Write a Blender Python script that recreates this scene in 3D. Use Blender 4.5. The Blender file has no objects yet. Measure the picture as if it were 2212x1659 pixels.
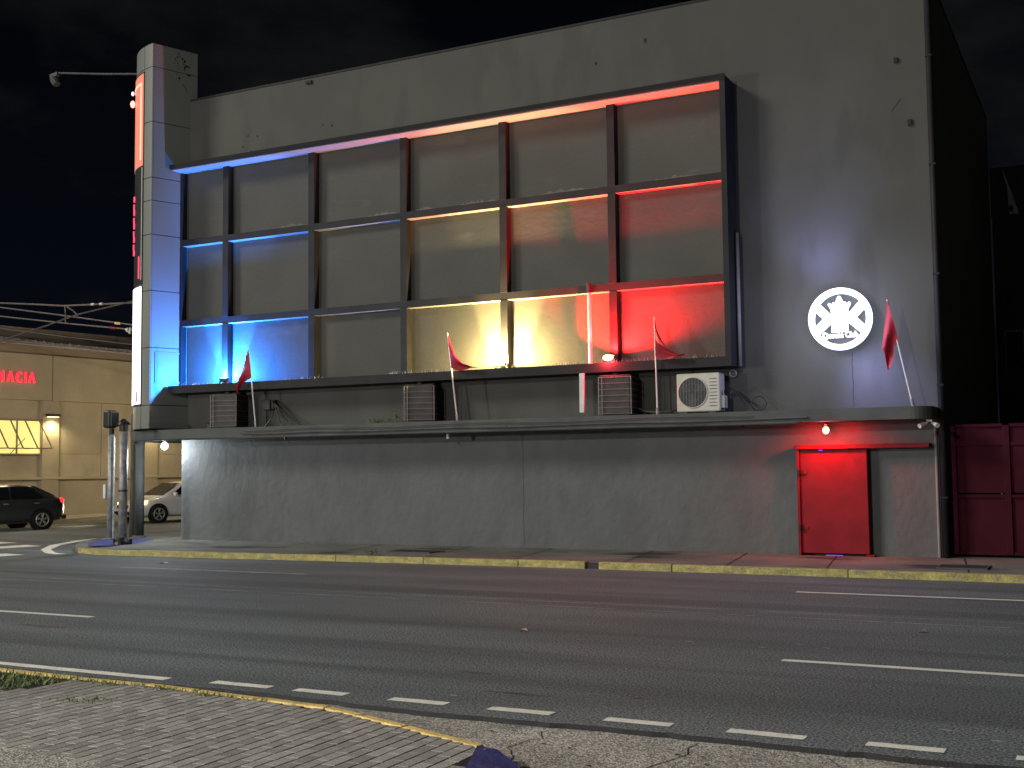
import bpy, bmesh, math, random
from mathutils import Vector, Matrix
random.seed(7)
SC = bpy.context.scene
COL = SC.collection
PI = math.pi

# ------------------------------------------------------------------ camera
YAW, PITCH, ROLL = -0.47404, 0.069459, -0.0110723
CAM_Z = 1.85
fw = Vector((math.sin(YAW) * math.cos(PITCH), math.cos(YAW) * math.cos(PITCH), math.sin(PITCH)))
rt = Vector((math.cos(YAW), -math.sin(YAW), 0))
up = rt.cross(fw)
r2 = rt * math.cos(ROLL) + up * math.sin(ROLL)
u2 = -rt * math.sin(ROLL) + up * math.cos(ROLL)
cam = bpy.data.cameras.new('camera')
cam.sensor_width = 36
cam.lens = 2555.86 / 2212 * 36
cam.clip_end = 2000
camo = bpy.data.objects.new('camera', cam)
COL.objects.link(camo)
M3 = Matrix((r2, u2, -fw)).transposed()
camo.matrix_world = Matrix.Translation((0, 0, CAM_Z)) @ M3.to_4x4()
SC.camera = camo

# ------------------------------------------------------------------ night sky
W = bpy.data.worlds.new('World')
SC.world = W
W.use_nodes = True
nt = W.node_tree
bg = nt.nodes['Background']
tc = nt.nodes.new('ShaderNodeTexCoord')
sep = nt.nodes.new('ShaderNodeSeparateXYZ')
nt.links.new(tc.outputs['Generated'], sep.inputs[0])
gr = nt.nodes.new('ShaderNodeValToRGB')
gr.color_ramp.elements[0].position = 0.0
gr.color_ramp.elements[0].color = (0.0022, 0.0034, 0.0068, 1)
gr.color_ramp.elements[1].position = 0.42
gr.color_ramp.elements[1].color = (0.0005, 0.0008, 0.0012, 1)
nt.links.new(sep.outputs['Z'], gr.inputs[0])
mp = nt.nodes.new('ShaderNodeMapping')
mp.inputs['Scale'].default_value = (2.2, 2.2, 4.5)
nt.links.new(tc.outputs['Generated'], mp.inputs[0])
nz = nt.nodes.new('ShaderNodeTexNoise')
nz.inputs['Scale'].default_value = 1.6
nz.inputs['Detail'].default_value = 7
nz.inputs['Roughness'].default_value = 0.55
nt.links.new(mp.outputs[0], nz.inputs['Vector'])
cr = nt.nodes.new('ShaderNodeValToRGB')
cr.color_ramp.elements[0].position = 0.48
cr.color_ramp.elements[0].color = (0, 0, 0, 1)
cr.color_ramp.elements[1].position = 0.70
cr.color_ramp.elements[1].color = (1, 1, 1, 1)
nt.links.new(nz.outputs['Fac'], cr.inputs[0])
mx = nt.nodes.new('ShaderNodeMix')
mx.data_type = 'RGBA'
mx.inputs['B'].default_value = (0.0085, 0.0085, 0.0085, 1)
nt.links.new(cr.outputs[0], mx.inputs['Factor'])
nt.links.new(gr.outputs[0], mx.inputs['A'])
nt.links.new(mx.outputs['Result'], bg.inputs['Color'])
bg.inputs['Strength'].default_value = 1.0

# ------------------------------------------------------------------ sun lamp as night key, added unseen fill lamps
def light(name, typ, loc, energy, color, radius=0.1, target=None, size=None, blend=0.5, angle=None):
    l = bpy.data.lights.new(name, typ)
    l.energy = energy
    l.color = color
    if typ == 'SUN':
        l.angle = angle
    else:
        l.shadow_soft_size = radius
    if typ == 'SPOT':
        l.spot_size = math.radians(size)
        l.spot_blend = blend
    o = bpy.data.objects.new(name, l)
    COL.objects.link(o)
    o.location = loc
    if target is not None:
        o.rotation_euler = (Vector(target) - Vector(loc)).to_track_quat('-Z', 'Y').to_euler()
    return o

light('sun', 'SUN', (0, 0, 30), 1.75, (1.0, 0.97, 0.86), target=(1.2, 1.0, 30 - 0.84), angle=math.radians(13))
light('unseen_street_fill', 'POINT', (-27.0, -4.0, 4.2), 7000, (1.0, 0.98, 0.94), radius=0.5)  # unseen fill lamps without posts, added to even out light on facade and road
light('unseen_street_fill', 'POINT', (-9.5, -9.0, 8.5), 8800, (1.0, 0.97, 0.93), radius=0.4)

SC.view_settings.view_transform = 'Standard'
SC.view_settings.look = 'None'
SC.view_settings.exposure = 0
SC.view_settings.gamma = 1
SC.view_settings.use_curve_mapping = False
SC.render.engine = 'CYCLES'
SC.cycles.use_denoising = True
SC.cycles.sample_clamp_indirect = 4
SC.cycles.max_bounces = 6

# ------------------------------------------------------------------ materials
def mat(name, col, rough=0.6, metal=0.0, var=0.12, vs=3.0, stretch=(1, 1, 1), bump=0.0, bs=40.0, bstretch=(1, 1, 1), spec=0.4,
        col2=None, patch=(0.5, 0.65), ps=2.0, pstretch=(1, 1, 1), randvar=0.0, speck=0.0, ss=180.0, coat=0.0):
    m = bpy.data.materials.new(name)
    m.use_nodes = True
    t = m.node_tree
    N, L = t.nodes, t.links
    b = N['Principled BSDF']
    b.inputs['Roughness'].default_value = rough
    b.inputs['Metallic'].default_value = metal
    b.inputs['Specular IOR Level'].default_value = spec
    b.inputs['Coat Weight'].default_value = coat
    geo = N.new('ShaderNodeNewGeometry')

    def noise(scale, st, detail=5):
        mm = N.new('ShaderNodeMapping')
        mm.inputs['Scale'].default_value = st
        L.new(geo.outputs['Position'], mm.inputs[0])
        n = N.new('ShaderNodeTexNoise')
        n.inputs['Scale'].default_value = scale
        n.inputs['Detail'].default_value = detail
        L.new(mm.outputs[0], n.inputs['Vector'])
        return n.outputs['Fac']

    def mixc(f, a, bb):
        x = N.new('ShaderNodeMix')
        x.data_type = 'RGBA'
        if isinstance(f, (int, float)):
            x.inputs['Factor'].default_value = f
        else:
            L.new(f, x.inputs['Factor'])
        for k, v in (('A', a), ('B', bb)):
            if isinstance(v, tuple):
                x.inputs[k].default_value = (*v, 1) if len(v) == 3 else v
            else:
                L.new(v, x.inputs[k])
        return x.outputs['Result']

    def ramp(f, p0, p1):
        x = N.new('ShaderNodeMapRange')
        x.interpolation_type = 'SMOOTHSTEP'
        x.inputs['From Min'].default_value = p0
        x.inputs['From Max'].default_value = p1
        L.new(f, x.inputs['Value'])
        return x.outputs['Result']

    lo = tuple(c * (1 - var) for c in col)
    hi = tuple(min(1, c * (1 + var)) for c in col)
    c = mixc(ramp(noise(vs, stretch), 0.3, 0.7), lo, hi)
    if col2 is not None:
        c = mixc(ramp(noise(ps, pstretch, 8), *patch), c, col2)
    if speck:
        f = ramp(noise(ss, (1, 1, 1), 3), 0.40, 0.61)
        c2 = N.new('ShaderNodeMix')
        c2.data_type = 'RGBA'
        c2.blend_type = 'MULTIPLY'
        c2.inputs['Factor'].default_value = 1.0
        L.new(c, c2.inputs['A'])
        L.new(mixc(f, (1 - speck,) * 3, (1 + speck,) * 3), c2.inputs['B'])
        c = c2.outputs['Result']
    if randvar:
        oi = N.new('ShaderNodeObjectInfo')
        rr = N.new('ShaderNodeMapRange')
        rr.inputs['To Min'].default_value = 1 - randvar
        rr.inputs['To Max'].default_value = 1 + randvar
        L.new(oi.outputs['Random'], rr.inputs['Value'])
        c2 = N.new('ShaderNodeMix')
        c2.data_type = 'RGBA'
        c2.blend_type = 'MULTIPLY'
        c2.inputs['Factor'].default_value = 1.0
        L.new(c, c2.inputs['A'])
        L.new(rr.outputs[0], c2.inputs['B'])
        c = c2.outputs['Result']
    L.new(c, b.inputs['Base Color'])
    if bump:
        bn = N.new('ShaderNodeBump')
        bn.inputs['Strength'].default_value = bump
        bn.inputs['Distance'].default_value = 0.02
        L.new(noise(bs, bstretch, 6), bn.inputs['Height'])
        L.new(bn.outputs[0], b.inputs['Normal'])
    return m

def emit(name, col, strength):
    m = bpy.data.materials.new(name)
    m.use_nodes = True
    b = m.node_tree.nodes['Principled BSDF']
    b.inputs['Base Color'].default_value = (*[c * 0.5 for c in col], 1)
    b.inputs['Emission Color'].default_value = (*col, 1)
    b.inputs['Emission Strength'].default_value = strength
    return m

M = dict(
    wall=mat('facade_paint', (0.063, 0.062, 0.054), 0.75, var=0.10, vs=0.6, bump=0.10, bs=25, col2=(0.055, 0.054, 0.047), ps=1.2, pstretch=(1.6, 1, 0.5), speck=0.05, ss=60),
    panel=mat('panel_stucco', (0.068, 0.068, 0.060), 0.78, var=0.08, vs=0.8, bump=0.35, bs=7, bstretch=(1, 1, 1.6), col2=(0.084, 0.084, 0.079), ps=0.9, patch=(0.62, 0.72), pstretch=(1, 1, 3), speck=0.06, ss=50),
    lower=mat('lower_plaster', (0.094, 0.099, 0.102), 0.72, var=0.09, vs=1.6, stretch=(1.2, 1, 0.6), bump=0.9, bs=6.0, bstretch=(1.1, 1, 0.9), col2=(0.104, 0.109, 0.112), ps=1.4, pstretch=(1.2, 1, 0.8), patch=(0.5, 0.7), speck=0.05, ss=60),
    trim=mat('dark_trim_paint', (0.020, 0.020, 0.0215), 0.65, var=0.18, vs=2, bump=0.1, bs=30, speck=0.08, ss=70, spec=0.2),
    ledge=mat('ledge_paint', (0.062, 0.066, 0.065), 0.65, var=0.2, vs=1.5, bump=0.15, bs=18, col2=(0.045, 0.045, 0.043), ps=2.0, patch=(0.55, 0.75), pstretch=(1, 1, 0.4)),
    clad=mat('cladding_metal', (0.155, 0.165, 0.147), 0.5, var=0.05, vs=0.8, spec=0.5),
    joint=mat('joint_black', (0.012, 0.012, 0.013), 0.9),
    asphalt=mat('asphalt', (0.134, 0.153, 0.157), 0.72, var=0.2, vs=0.55, stretch=(0.35, 1.6, 1), bump=0.6, bs=90, spec=0.35, col2=(0.098, 0.110, 0.114), ps=0.6, pstretch=(0.05, 1.7, 1), patch=(0.48, 0.62), speck=0.62, ss=48),
    tarry=mat('tar_smear', (0.075, 0.08, 0.084), 0.6, var=0.3, vs=9, speck=0.5, ss=48),
    seal=mat('asphalt_lip', (0.018, 0.018, 0.018), 0.8, bump=0.5, bs=60),
    gutter=mat('gutter_concrete', (0.38, 0.355, 0.315), 0.85, var=0.14, vs=1.1, bump=0.9, bs=60, col2=(0.26, 0.245, 0.215), ps=1.3, patch=(0.5, 0.7), speck=0.42, ss=46),
    walk=mat('sidewalk_concrete', (0.15, 0.145, 0.125), 0.85, var=0.2, vs=0.9, bump=0.4, bs=40, col2=(0.035, 0.034, 0.032), ps=0.75, pstretch=(0.6, 1.2, 1), patch=(0.56, 0.68), speck=0.2, ss=40),
    yellow=mat('kerb_yellow_worn', (0.38, 0.33, 0.115), 0.75, var=0.2, vs=5, bump=0.9, bs=30, col2=(0.25, 0.225, 0.115), ps=9, patch=(0.45, 0.7), pstretch=(0.5, 1, 1.5), speck=0.15, ss=40),
    yellow2=mat('kerb_yellow_near', (0.70, 0.50, 0.17), 0.7, var=0.14, vs=6, bump=0.4, bs=40, col2=(0.25, 0.2, 0.1), ps=7, patch=(0.6, 0.7), speck=0.12, ss=60),
    bluep=mat('ramp_blue', (0.045, 0.055, 0.22), 0.7, var=0.2, vs=5, bump=0.4, bs=30, col2=(0.10, 0.09, 0.15), ps=5, patch=(0.58, 0.7), pstretch=(1, 3, 1)),
    white=mat('marking_paint', (0.80, 0.78, 0.69), 0.65, var=0.08, vs=6, bump=0.3, bs=80, col2=(0.42, 0.41, 0.37), ps=9, patch=(0.64, 0.74), speck=0.12, ss=80),
    worn=mat('marking_worn', (0.34, 0.335, 0.31), 0.7, var=0.3, vs=2, col2=(0.13, 0.13, 0.13), ps=3, patch=(0.52, 0.68), pstretch=(0.5, 1, 1)),
    brick=mat('paver_clay', (0.29, 0.272, 0.248), 0.85, var=0.08, vs=9, bump=0.4, bs=70, randvar=0.22, speck=0.10, ss=75),
    mortar=mat('paver_joint_sand', (0.012, 0.011, 0.009), 0.95, bump=0.4, bs=60),
    door=mat('door_red', (0.20, 0.011, 0.018), 0.5, var=0.12, vs=3, bump=0.3, bs=2.5, spec=0.12, col2=(0.14, 0.010, 0.015), ps=4, patch=(0.6, 0.75)),
    gate=mat('gate_red', (0.045, 0.0075, 0.014), 0.8, var=0.12, vs=2, bump=0.1, bs=6, spec=0.06),
    galv=mat('galvanised', (0.26, 0.265, 0.265), 0.5, metal=0.4, var=0.25, vs=9),
    greypaint=mat('grey_pipe', (0.20, 0.20, 0.205), 0.55, var=0.12, vs=5),
    pvc=mat('white_pvc', (0.58, 0.58, 0.55), 0.45, var=0.07, vs=6),
    black=mat('black_plastic', (0.012, 0.012, 0.014), 0.45),
    dark=mat('dark_metal', (0.03, 0.03, 0.033), 0.5, metal=0.3),
    beige=mat('unit_beige', (0.46, 0.45, 0.38), 0.45, var=0.07, vs=5, col2=(0.33, 0.31, 0.25), ps=4, patch=(0.6, 0.75)),
    acbody=mat('condenser_body', (0.042, 0.036, 0.033), 0.6, var=0.2, vs=6),
    wire=mat('guard_wire', (0.22, 0.21, 0.19), 0.5, metal=0.2),
    flag=mat('flag_red', (0.28, 0.013, 0.026), 0.6, var=0.12, vs=7, spec=0.25),
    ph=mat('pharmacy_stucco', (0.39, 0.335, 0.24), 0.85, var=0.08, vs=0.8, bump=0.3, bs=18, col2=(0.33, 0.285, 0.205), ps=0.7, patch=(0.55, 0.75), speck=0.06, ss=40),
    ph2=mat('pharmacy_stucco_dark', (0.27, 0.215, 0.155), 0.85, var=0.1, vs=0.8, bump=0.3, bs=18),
    carblack=mat('car_paint_charcoal', (0.045, 0.048, 0.048), 0.28, metal=0.3, var=0.05, coat=0.8),
    carwhite=mat('car_paint_white', (0.80, 0.78, 0.76), 0.3, var=0.03, coat=0.8),
    glass=mat('car_glass', (0.010, 0.012, 0.014), 0.08, spec=0.6),
    tyre=mat('tyre_rubber', (0.012, 0.012, 0.012), 0.85),
    rim=mat('alloy_rim', (0.55, 0.53, 0.48), 0.35, metal=0.7),
    bark=mat('pole_wood', (0.10, 0.09, 0.075), 0.9, var=0.3, vs=6, stretch=(3, 3, 0.4), bump=0.5, bs=20, bstretch=(3, 3, 0.3)),
    grass=mat('grass_blade', (0.12, 0.165, 0.045), 0.6, var=0.4, vs=12),
    weed=mat('weed_leaf', (0.055, 0.075, 0.028), 0.6, var=0.3, vs=12),
    paper=mat('paper_scrap', (0.65, 0.63, 0.58), 0.7),
    paint=mat('black_paint_splash', (0.006, 0.006, 0.007), 0.8),
    cable=mat('cable_sheath', (0.05, 0.046, 0.044), 0.6),
    cablep=mat('cable_pale', (0.15, 0.125, 0.115), 0.6),
    neigh=mat('rear_render', (0.05, 0.05, 0.055), 0.85, var=0.15, vs=1),
    pale=mat('pale_sheet', (0.45, 0.45, 0.43), 0.7, var=0.1, vs=4),
    spike=mat('spike_wire', (0.40, 0.40, 0.40), 0.35, metal=0.8),
    tar=mat('dark_stain', (0.02, 0.019, 0.018), 0.8, var=0.3, vs=5),
    e_sign=emit('sign_white_light', (0.93, 0.96, 1.0), 1.7),
    e_box=emit('lightbox_white', (1.0, 0.93, 0.93), 2.2),
    e_red=emit('neon_salmon', (1.0, 0.30, 0.20), 0.55),
    e_red2=emit('neon_line', (1.0, 0.55, 0.40), 1.3),
    e_scr=emit('neon_script', (1.0, 0.06, 0.14), 1.6),
    e_far=emit('letter_red', (1.0, 0.03, 0.06), 1.6),
    e_win=emit('window_glow', (1.0, 0.87, 0.27), 0.86),
    e_blue=emit('flood_lens_blue', (0.25, 0.75, 1.0), 8.0),
    e_yel=emit('flood_lens_warm', (1.0, 0.80, 0.35), 6.0),
    e_rlens=emit('flood_lens_red', (1.0, 0.50, 0.16), 9.0),
    e_bulb=emit('bulb_warm', (1.0, 0.62, 0.30), 5.0),
    e_cool=emit('bulb_cool', (0.90, 1.0, 0.97), 8.0),
    e_head=emit('headlamp', (1.0, 0.72, 0.35), 3.0),
    e_tail=emit('tail_lamp', (1.0, 0.05, 0.06), 0.9),
    e_beacon=emit('beacon', (1.0, 0.16, 0.12), 7.0),
    e_purple=emit('purple_led', (0.25, 0.05, 1.0), 1.2),
    e_lamp=emit('wall_lamp_glow', (1.0, 0.9, 0.62), 2.5),
)

# ------------------------------------------------------------------ mesh helpers
class MB:
    def __init__(self):
        self.v, self.f = [], []

    def add(self, vs, fs):
        o = len(self.v)
        self.v += [tuple(x) for x in vs]
        self.f += [[i + o for i in q] for q in fs]
        return self

    def box(self, x0, x1, y0, y1, z0, z1):
        vs = [(x, y, z) for z in (z0, z1) for y in (y0, y1) for x in (x0, x1)]
        return self.add(vs, [(0, 2, 3, 1), (4, 5, 7, 6), (0, 1, 5, 4), (2, 6, 7, 3), (0, 4, 6, 2), (1, 3, 7, 5)])

    def obox(self, c, ax, ay, az):
        c, ax, ay, az = map(Vector, (c, ax, ay, az))
        vs = [c + ax * i + ay * j + az * k for k in (-1, 1) for j in (-1, 1) for i in (-1, 1)]
        return self.add(vs, [(0, 2, 3, 1), (4, 5, 7, 6), (0, 1, 5, 4), (2, 6, 7, 3), (0, 4, 6, 2), (1, 3, 7, 5)])

    def prism(self, pts, z0, z1):
        n = len(pts)
        a = sum(pts[i][0] * pts[(i + 1) % n][1] - pts[(i + 1) % n][0] * pts[i][1] for i in range(n))
        if a < 0:
            pts = pts[::-1]
        vs = [(x, y, z0) for x, y in pts] + [(x, y, z1) for x, y in pts]
        fs = [list(range(n))[::-1], list(range(n, 2 * n))] + [(i, (i + 1) % n, n + (i + 1) % n, n + i) for i in range(n)]
        return self.add(vs, fs)

    def extr(self, pts, f0, f1):
        """polygon in 2D mapped by f0 (front) and f1 (back) to 3D"""
        n = len(pts)
        vs = [f0(*p) for p in pts] + [f1(*p) for p in pts]
        return self.add(vs, [list(range(n)), list(range(n, 2 * n))[::-1]] + [(i, n + i, n + (i + 1) % n, (i + 1) % n) for i in range(n)])

    def tube(self, pts, r, n=8, cap=True):
        pts = [Vector(p) for p in pts]
        if not isinstance(r, (list, tuple)):
            r = [r] * len(pts)
        rings = []
        prev = None
        for i, p in enumerate(pts):
            d = (pts[min(i + 1, len(pts) - 1)] - pts[max(i - 1, 0)]).normalized()
            a = d.cross(Vector((0, 0, 1)))
            if a.length < 1e-3:
                a = d.cross(Vector((0, 1, 0)))
            a.normalize()
            if prev is not None and a.dot(prev) < 0:
                a = -a
            prev = a
            b = d.cross(a)
            rings.append([p + (a * math.cos(2 * PI * k / n) + b * math.sin(2 * PI * k / n)) * r[i] for k in range(n)])
        vs = [q for ring in rings for q in ring]
        fs = []
        for i in range(len(pts) - 1):
            for k in range(n):
                fs.append((i * n + k, i * n + (k + 1) % n, (i + 1) * n + (k + 1) % n, (i + 1) * n + k))
        if cap:
            fs.append(list(range(n))[::-1])
            fs.append([(len(pts) - 1) * n + k for k in range(n)])
        return self.add(vs, fs)

    def ball(self, c, r, n=10, m=7, sx=1, sy=1, sz=1):
        vs, fs = [], []
        for j in range(m + 1):
            t = PI * j / m
            for i in range(n):
                a = 2 * PI * i / n
                vs.append((c[0] + r * sx * math.sin(t) * math.cos(a), c[1] + r * sy * math.sin(t) * math.sin(a), c[2] + r * sz * math.cos(t)))
        for j in range(m):
            for i in range(n):
                fs.append((j * n + i, (j + 1) * n + i, (j + 1) * n + (i + 1) % n, j * n + (i + 1) % n))
        return self.add(vs, fs)

    def grid(self, fn, nu, nv):
        vs = [fn(i / nu, j / nv) for j in range(nv + 1) for i in range(nu + 1)]
        w = nu + 1
        return self.add(vs, [(j * w + i, j * w + i + 1, (j + 1) * w + i + 1, (j + 1) * w + i) for j in range(nv) for i in range(nu)])

    def mesh(self, name, m, off=None, bevel=0.0, smooth=False, solid=0.0):
        me = bpy.data.meshes.new(name)
        vs = self.v if off is None else [(x - off[0], y - off[1], z - off[2]) for x, y, z in self.v]
        me.from_pydata(vs, [], self.f)
        bm = bmesh.new()
        bm.from_mesh(me)
        bmesh.ops.remove_doubles(bm, verts=bm.verts, dist=1e-5)
        if not solid:
            bmesh.ops.recalc_face_normals(bm, faces=bm.faces)
        if bevel:
            bmesh.ops.bevel(bm, geom=list(bm.edges), offset=bevel, segments=2, profile=0.5, affect='EDGES', clamp_overlap=True)
        bm.to_mesh(me)
        bm.free()
        if smooth:
            for p in me.polygons:
                p.use_smooth = True
        me.materials.append(m)
        return me

    def build(self, name, m, parent=None, local=False, **k):
        off = None
        if parent is not None and not local:
            off = Vector((0, 0, 0))
            q = parent
            while q is not None:
                off += q.location
                q = q.parent
        me = self.mesh(name, m, off, **k)
        o = bpy.data.objects.new(name, me)
        COL.objects.link(o)
        if parent is not None:
            o.parent = parent
        return o

def tag(o, label=None, cat=None, group=None, kind=None):
    for k, v in (('label', label), ('category', cat), ('group', group), ('kind', kind)):
        if v:
            o[k] = v
    return o

def thing(name, label, cat, loc=(0, 0, 0), rz=0.0, group=None):
    o = bpy.data.objects.new(name, None)
    COL.objects.link(o)
    o.empty_display_size = 0.2
    o.location = loc
    o.rotation_euler = (0, 0, rz)
    return tag(o, label, cat, group)

def copy_tree(o, parent=None):
    c = o.copy()
    COL.objects.link(c)
    if parent is not None:
        c.parent = parent
    for ch in [x for x in SC.objects if x.parent == o]:
        copy_tree(ch, c)
    return c

def text_mesh(txt, size, extrude, offset=0.0):
    cu = bpy.data.curves.new('lettering', 'FONT')
    cu.body = txt
    cu.size = size
    cu.extrude = extrude
    cu.offset = offset
    cu.align_x = 'CENTER'
    cu.align_y = 'CENTER'
    cu.resolution_u = 3
    o = bpy.data.objects.new('lettering', cu)
    COL.objects.link(o)
    me = bpy.data.meshes.new_from_object(o.evaluated_get(bpy.context.evaluated_depsgraph_get()))
    bpy.data.objects.remove(o)
    bpy.data.curves.remove(cu)
    return me

Y0 = 22.30      # plane of the painted facade

# ================================================================== GROUND
g = MB().box(-400, 400, -300, 500, -0.40, -0.06)
tag(g.build('ground', M['gutter']), kind='structure')

# asphalt sheet with a ragged edge towards the concrete gutter
edge = []
x = -60.0
while x < 60:
    edge.append((x, 7.88 + 0.03 * math.sin(x * 1.7) + 0.03 * math.sin(x * 0.6 + 1) + random.uniform(-0.018, 0.018)))
    x += 0.11 if -12 < x < 3 else 1.0
mb = MB()
mb.prism(edge + [(60, 7.9), (400, 7.9), (400, 500), (-400, 500), (-400, 7.9), (-60, 7.9)], -0.055, 0.0)
road = tag(mb.build('road', M['asphalt']), 'dark worn asphalt road with white lane markings', kind='structure')
lip = MB()
for i in range(len(edge) - 1):
    (a, b), (c, d) = edge[i], edge[i + 1]
    if -13 < a < 5:
        lip.add([(a, b - 0.022, -0.031), (c, d - 0.022, -0.031), (c, d - 0.001, 0.0015), (a, b - 0.001, 0.0015)], [(0, 1, 2, 3)])
lip.build('asphalt_edge', M['seal'], road)

def strip(name, x0, x1, y, w, m, slant=0.0, z=0.004, rag=0.006):
    n = max(2, int((x1 - x0) / 0.12))
    top, bot = [], []
    for i in range(n + 1):
        xx = x0 + (x1 - x0) * i / n
        top.append((xx + slant, y + w / 2 + random.uniform(-rag, rag), z))
        bot.append((xx, y - w / 2 + random.uniform(-rag, rag), z))
    vs = bot + top
    fs = [(i, i + 1, n + 2 + i, n + 1 + i) for i in range(n)]
    return MB().add(vs, fs).build(name, m, road)

for a, b in [(-7.13, -6.50), (-6.24, -5.72), (-5.29, -4.77), (-4.39, -3.86), (-3.43, -2.92), (-2.51, -1.97), (-1.57, -1.08), (-0.66, -0.15), (0.3, 0.8), (1.25, 1.75)]:
    strip('edge_dash', a, b, 8.12, 0.125, M['white'])
strip('edge_line', -24, -7.6, 8.06, 0.125, M['white'])
strip('lane_dash', -2.92, 2.0, 11.2, 0.12, M['white'])
strip('lane_dash', -16.5, -11.69, 11.05, 0.12, M['white'])
strip('lane_dash', -4.24, 3.0, 17.15, 0.12, M['white'])
strip('lane_dash', -17.2, -12.81, 16.95, 0.12, M['worn'])
strip('seam_line', -30, 6, 14.3, 0.03, M['worn'])
strip('seam_line', -30, 6, 14.75, 0.022, M['worn'])

def poly(name, pts, z, m, parent):
    return MB().add([(x, y, z) for x, y in pts], [list(range(len(pts)))]).build(name, m, parent)

for pts in ([(-23.95, 20.97), (-24.75, 21.2), (-25.6, 17.5), (-24.8, 17.3)], [(-21.82, 18.66), (-22.6, 18.8), (-23.3, 15.8), (-22.5, 15.6)],
            [(-25.7, 21.75), (-26.5, 21.9), (-27.3, 18.2), (-26.5, 18.0)]):
    poly('crosswalk_bar', pts, 0.004, M['white'], road)
ol = [(-26.2, 30), (-25.6, 26), (-25.15, 24.13), (-24.88, 22.89), (-24.0, 21.28), (-22.83, 19.97), (-21.8, 19.2), (-21.25, 18.99)]
il = [(x + 0.22 * (0.7 if y < 21 else 1), y + 0.16) for x, y in ol]
poly('corner_line', ol + il[::-1], 0.005, M['white'], road)

def stain(cx, cy, lx, ly, name='oil_stain', m='seal'):
    pts = []
    for i in range(22):
        a = 2 * PI * i / 22
        k_ = random.uniform(0.55, 1.15)
        pts.append((cx + lx * k_ * math.cos(a), cy + ly * k_ * math.sin(a), 0.0025))
    MB().add(pts, [list(range(22))]).build(name, M[m], road)
for q in [(-5.25, 9.45, .22, .045), (-4.45, 8.72, .33, .05), (-3.5, 8.95, .13, .03), (-11.6, 10.2, .5, .10), (-7.6, 12.6, .12, .05), (-2.0, 9.9, .10, .04)]:
    stain(*q, m='tarry')
for xx, yy in ((-3.3, 11.9), (-3.0, 12.25), (-4.1, 12.0), (-2.7, 12.1), (-1.15, 8.75), (-.8, 8.55), (-4.9, 8.45)):
    stain(xx, yy, .05, .02, 'paint_fleck', 'worn')

# concrete gutter and drive apron on the camera's side
gut = tag(MB().box(-60, 60, 3.0, 8.2, -0.058, -0.032).build('gutter', M['gutter']), 'pale rough concrete gutter beside the asphalt', kind='structure')
def crack(parent, pts, w, z, m):
    n = len(pts)
    a = [(x - w * random.uniform(0.4, 1), y, z) for x, y in pts]
    b = [(x + w * random.uniform(0.4, 1), y, z) for x, y in pts]
    MB().add(a + b, [(i, n + i, n + i + 1, i + 1) for i in range(n - 1)]).build('crack', m, parent)
for (xa, ya, xb, yb) in [(-2.62, 7.80, -2.95, 5.6), (-1.72, 7.75, -1.5, 6.2), (-3.75, 7.7, -3.6, 6.75), (-1.05, 7.7, -1.25, 6.5)]:
    pts = []
    for i in range(15):
        t = i / 14
        pts.append((xa + (xb - xa) * t + random.uniform(-0.03, 0.03) + 0.06 * math.sin(t * 9), ya + (yb - ya) * t))
    crack(gut, pts, 0.006, -0.0285, M['tar'])

# ------------------------------------------------------------------ brick pavement (near)
KN = [(-14.0, 7.45), (-9.2, 7.36), (-7.99, 7.33), (-7.18, 7.34), (-6.61, 7.30), (-5.26, 7.18), (-4.4, 6.88), (-3.66, 6.60)]
def kerb_y(x):
    for (a, b), (c, d) in zip(KN, KN[1:]):
        if a <= x <= c:
            return b + (d - b) * (x - a) / (c - a)
    return KN[0][1] if x < KN[0][0] else KN[-1][1]
pav = MB().prism([(-14, 2.0), (-3.1, 2.0), (-3.45, 6.1), (-3.66, 6.55)] + [(x, y - 0.03) for x, y in KN[::-1][1:]], -0.05, 0.0968)
pav = tag(pav.build('pavement', M['mortar']), 'near pavement of weathered grey brown brick pavers', kind='structure')
# kerb stones along its edge
for i in range(len(KN) - 1):
    (a, b), (c, d) = KN[i], KN[i + 1]
    n = max(1, round((c - a) / 0.9))
    for j in range(n):
        p, q = a + (c - a) * j / n + 0.004, a + (c - a) * (j + 1) / n - 0.004
        yp, yq = kerb_y(p), kerb_y(q)
        mm = MB().prism([(p, yp), (q, yq), (q + 0.01, yq + 0.08), (p + 0.01, yp + 0.08)], -0.05, 0.106 + random.uniform(-0.004, 0.004))
        mm.build('kerbstone', M['yellow2'], pav, bevel=0.012)
bs = []
BX, BY = 0.1035, 0.203
ci = 0
x = -8.75
while x < -3.35:
    y = 4.30 + BY * ((ci * 0.5 + 0.13 * math.sin(ci * 0.9)) % 1.0)
    while y < 7.6:
        lim = kerb_y(x) - 0.02
        y1 = min(y + BY - 0.009, lim)
        okx = x + 0.05 < -3.66 + (6.6 - (y + 0.1)) * 0.32 + 0.02
        grassy = y > 6.2 + (x + 9.5) * 0.36 and x < -7.95 and y > 6.45
        conc = y < 5.27 + (x + 6.3) * -0.18 and x < -5.5
        if y1 - y > 0.05 and okx and not grassy and not conc:
            bs.append((x, y, y1))
        y += BY
    x += BX
    ci += 1
def seen(b):
    # the 300 that lie inside the wedge in front of the lens, nearest first
    xx, yy = b[0] + 0.05, (b[1] + b[2]) / 2
    v = Vector((xx, yy, 0.1 - CAM_Z))
    d = v.dot(fw)
    px, py = v.dot(r2) / d * 2555.86, -v.dot(u2) / d * 2555.86
    return (not (px > -1106 and py < 829.5), math.hypot(xx, yy))
bs.sort(key=seen)
base_brick = MB().box(-0.0465, 0.0465, -0.5, 0.5, -0.04, 0.0).mesh('brick', M['brick'])
bm = bmesh.new(); bm.from_mesh(base_brick)
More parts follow.
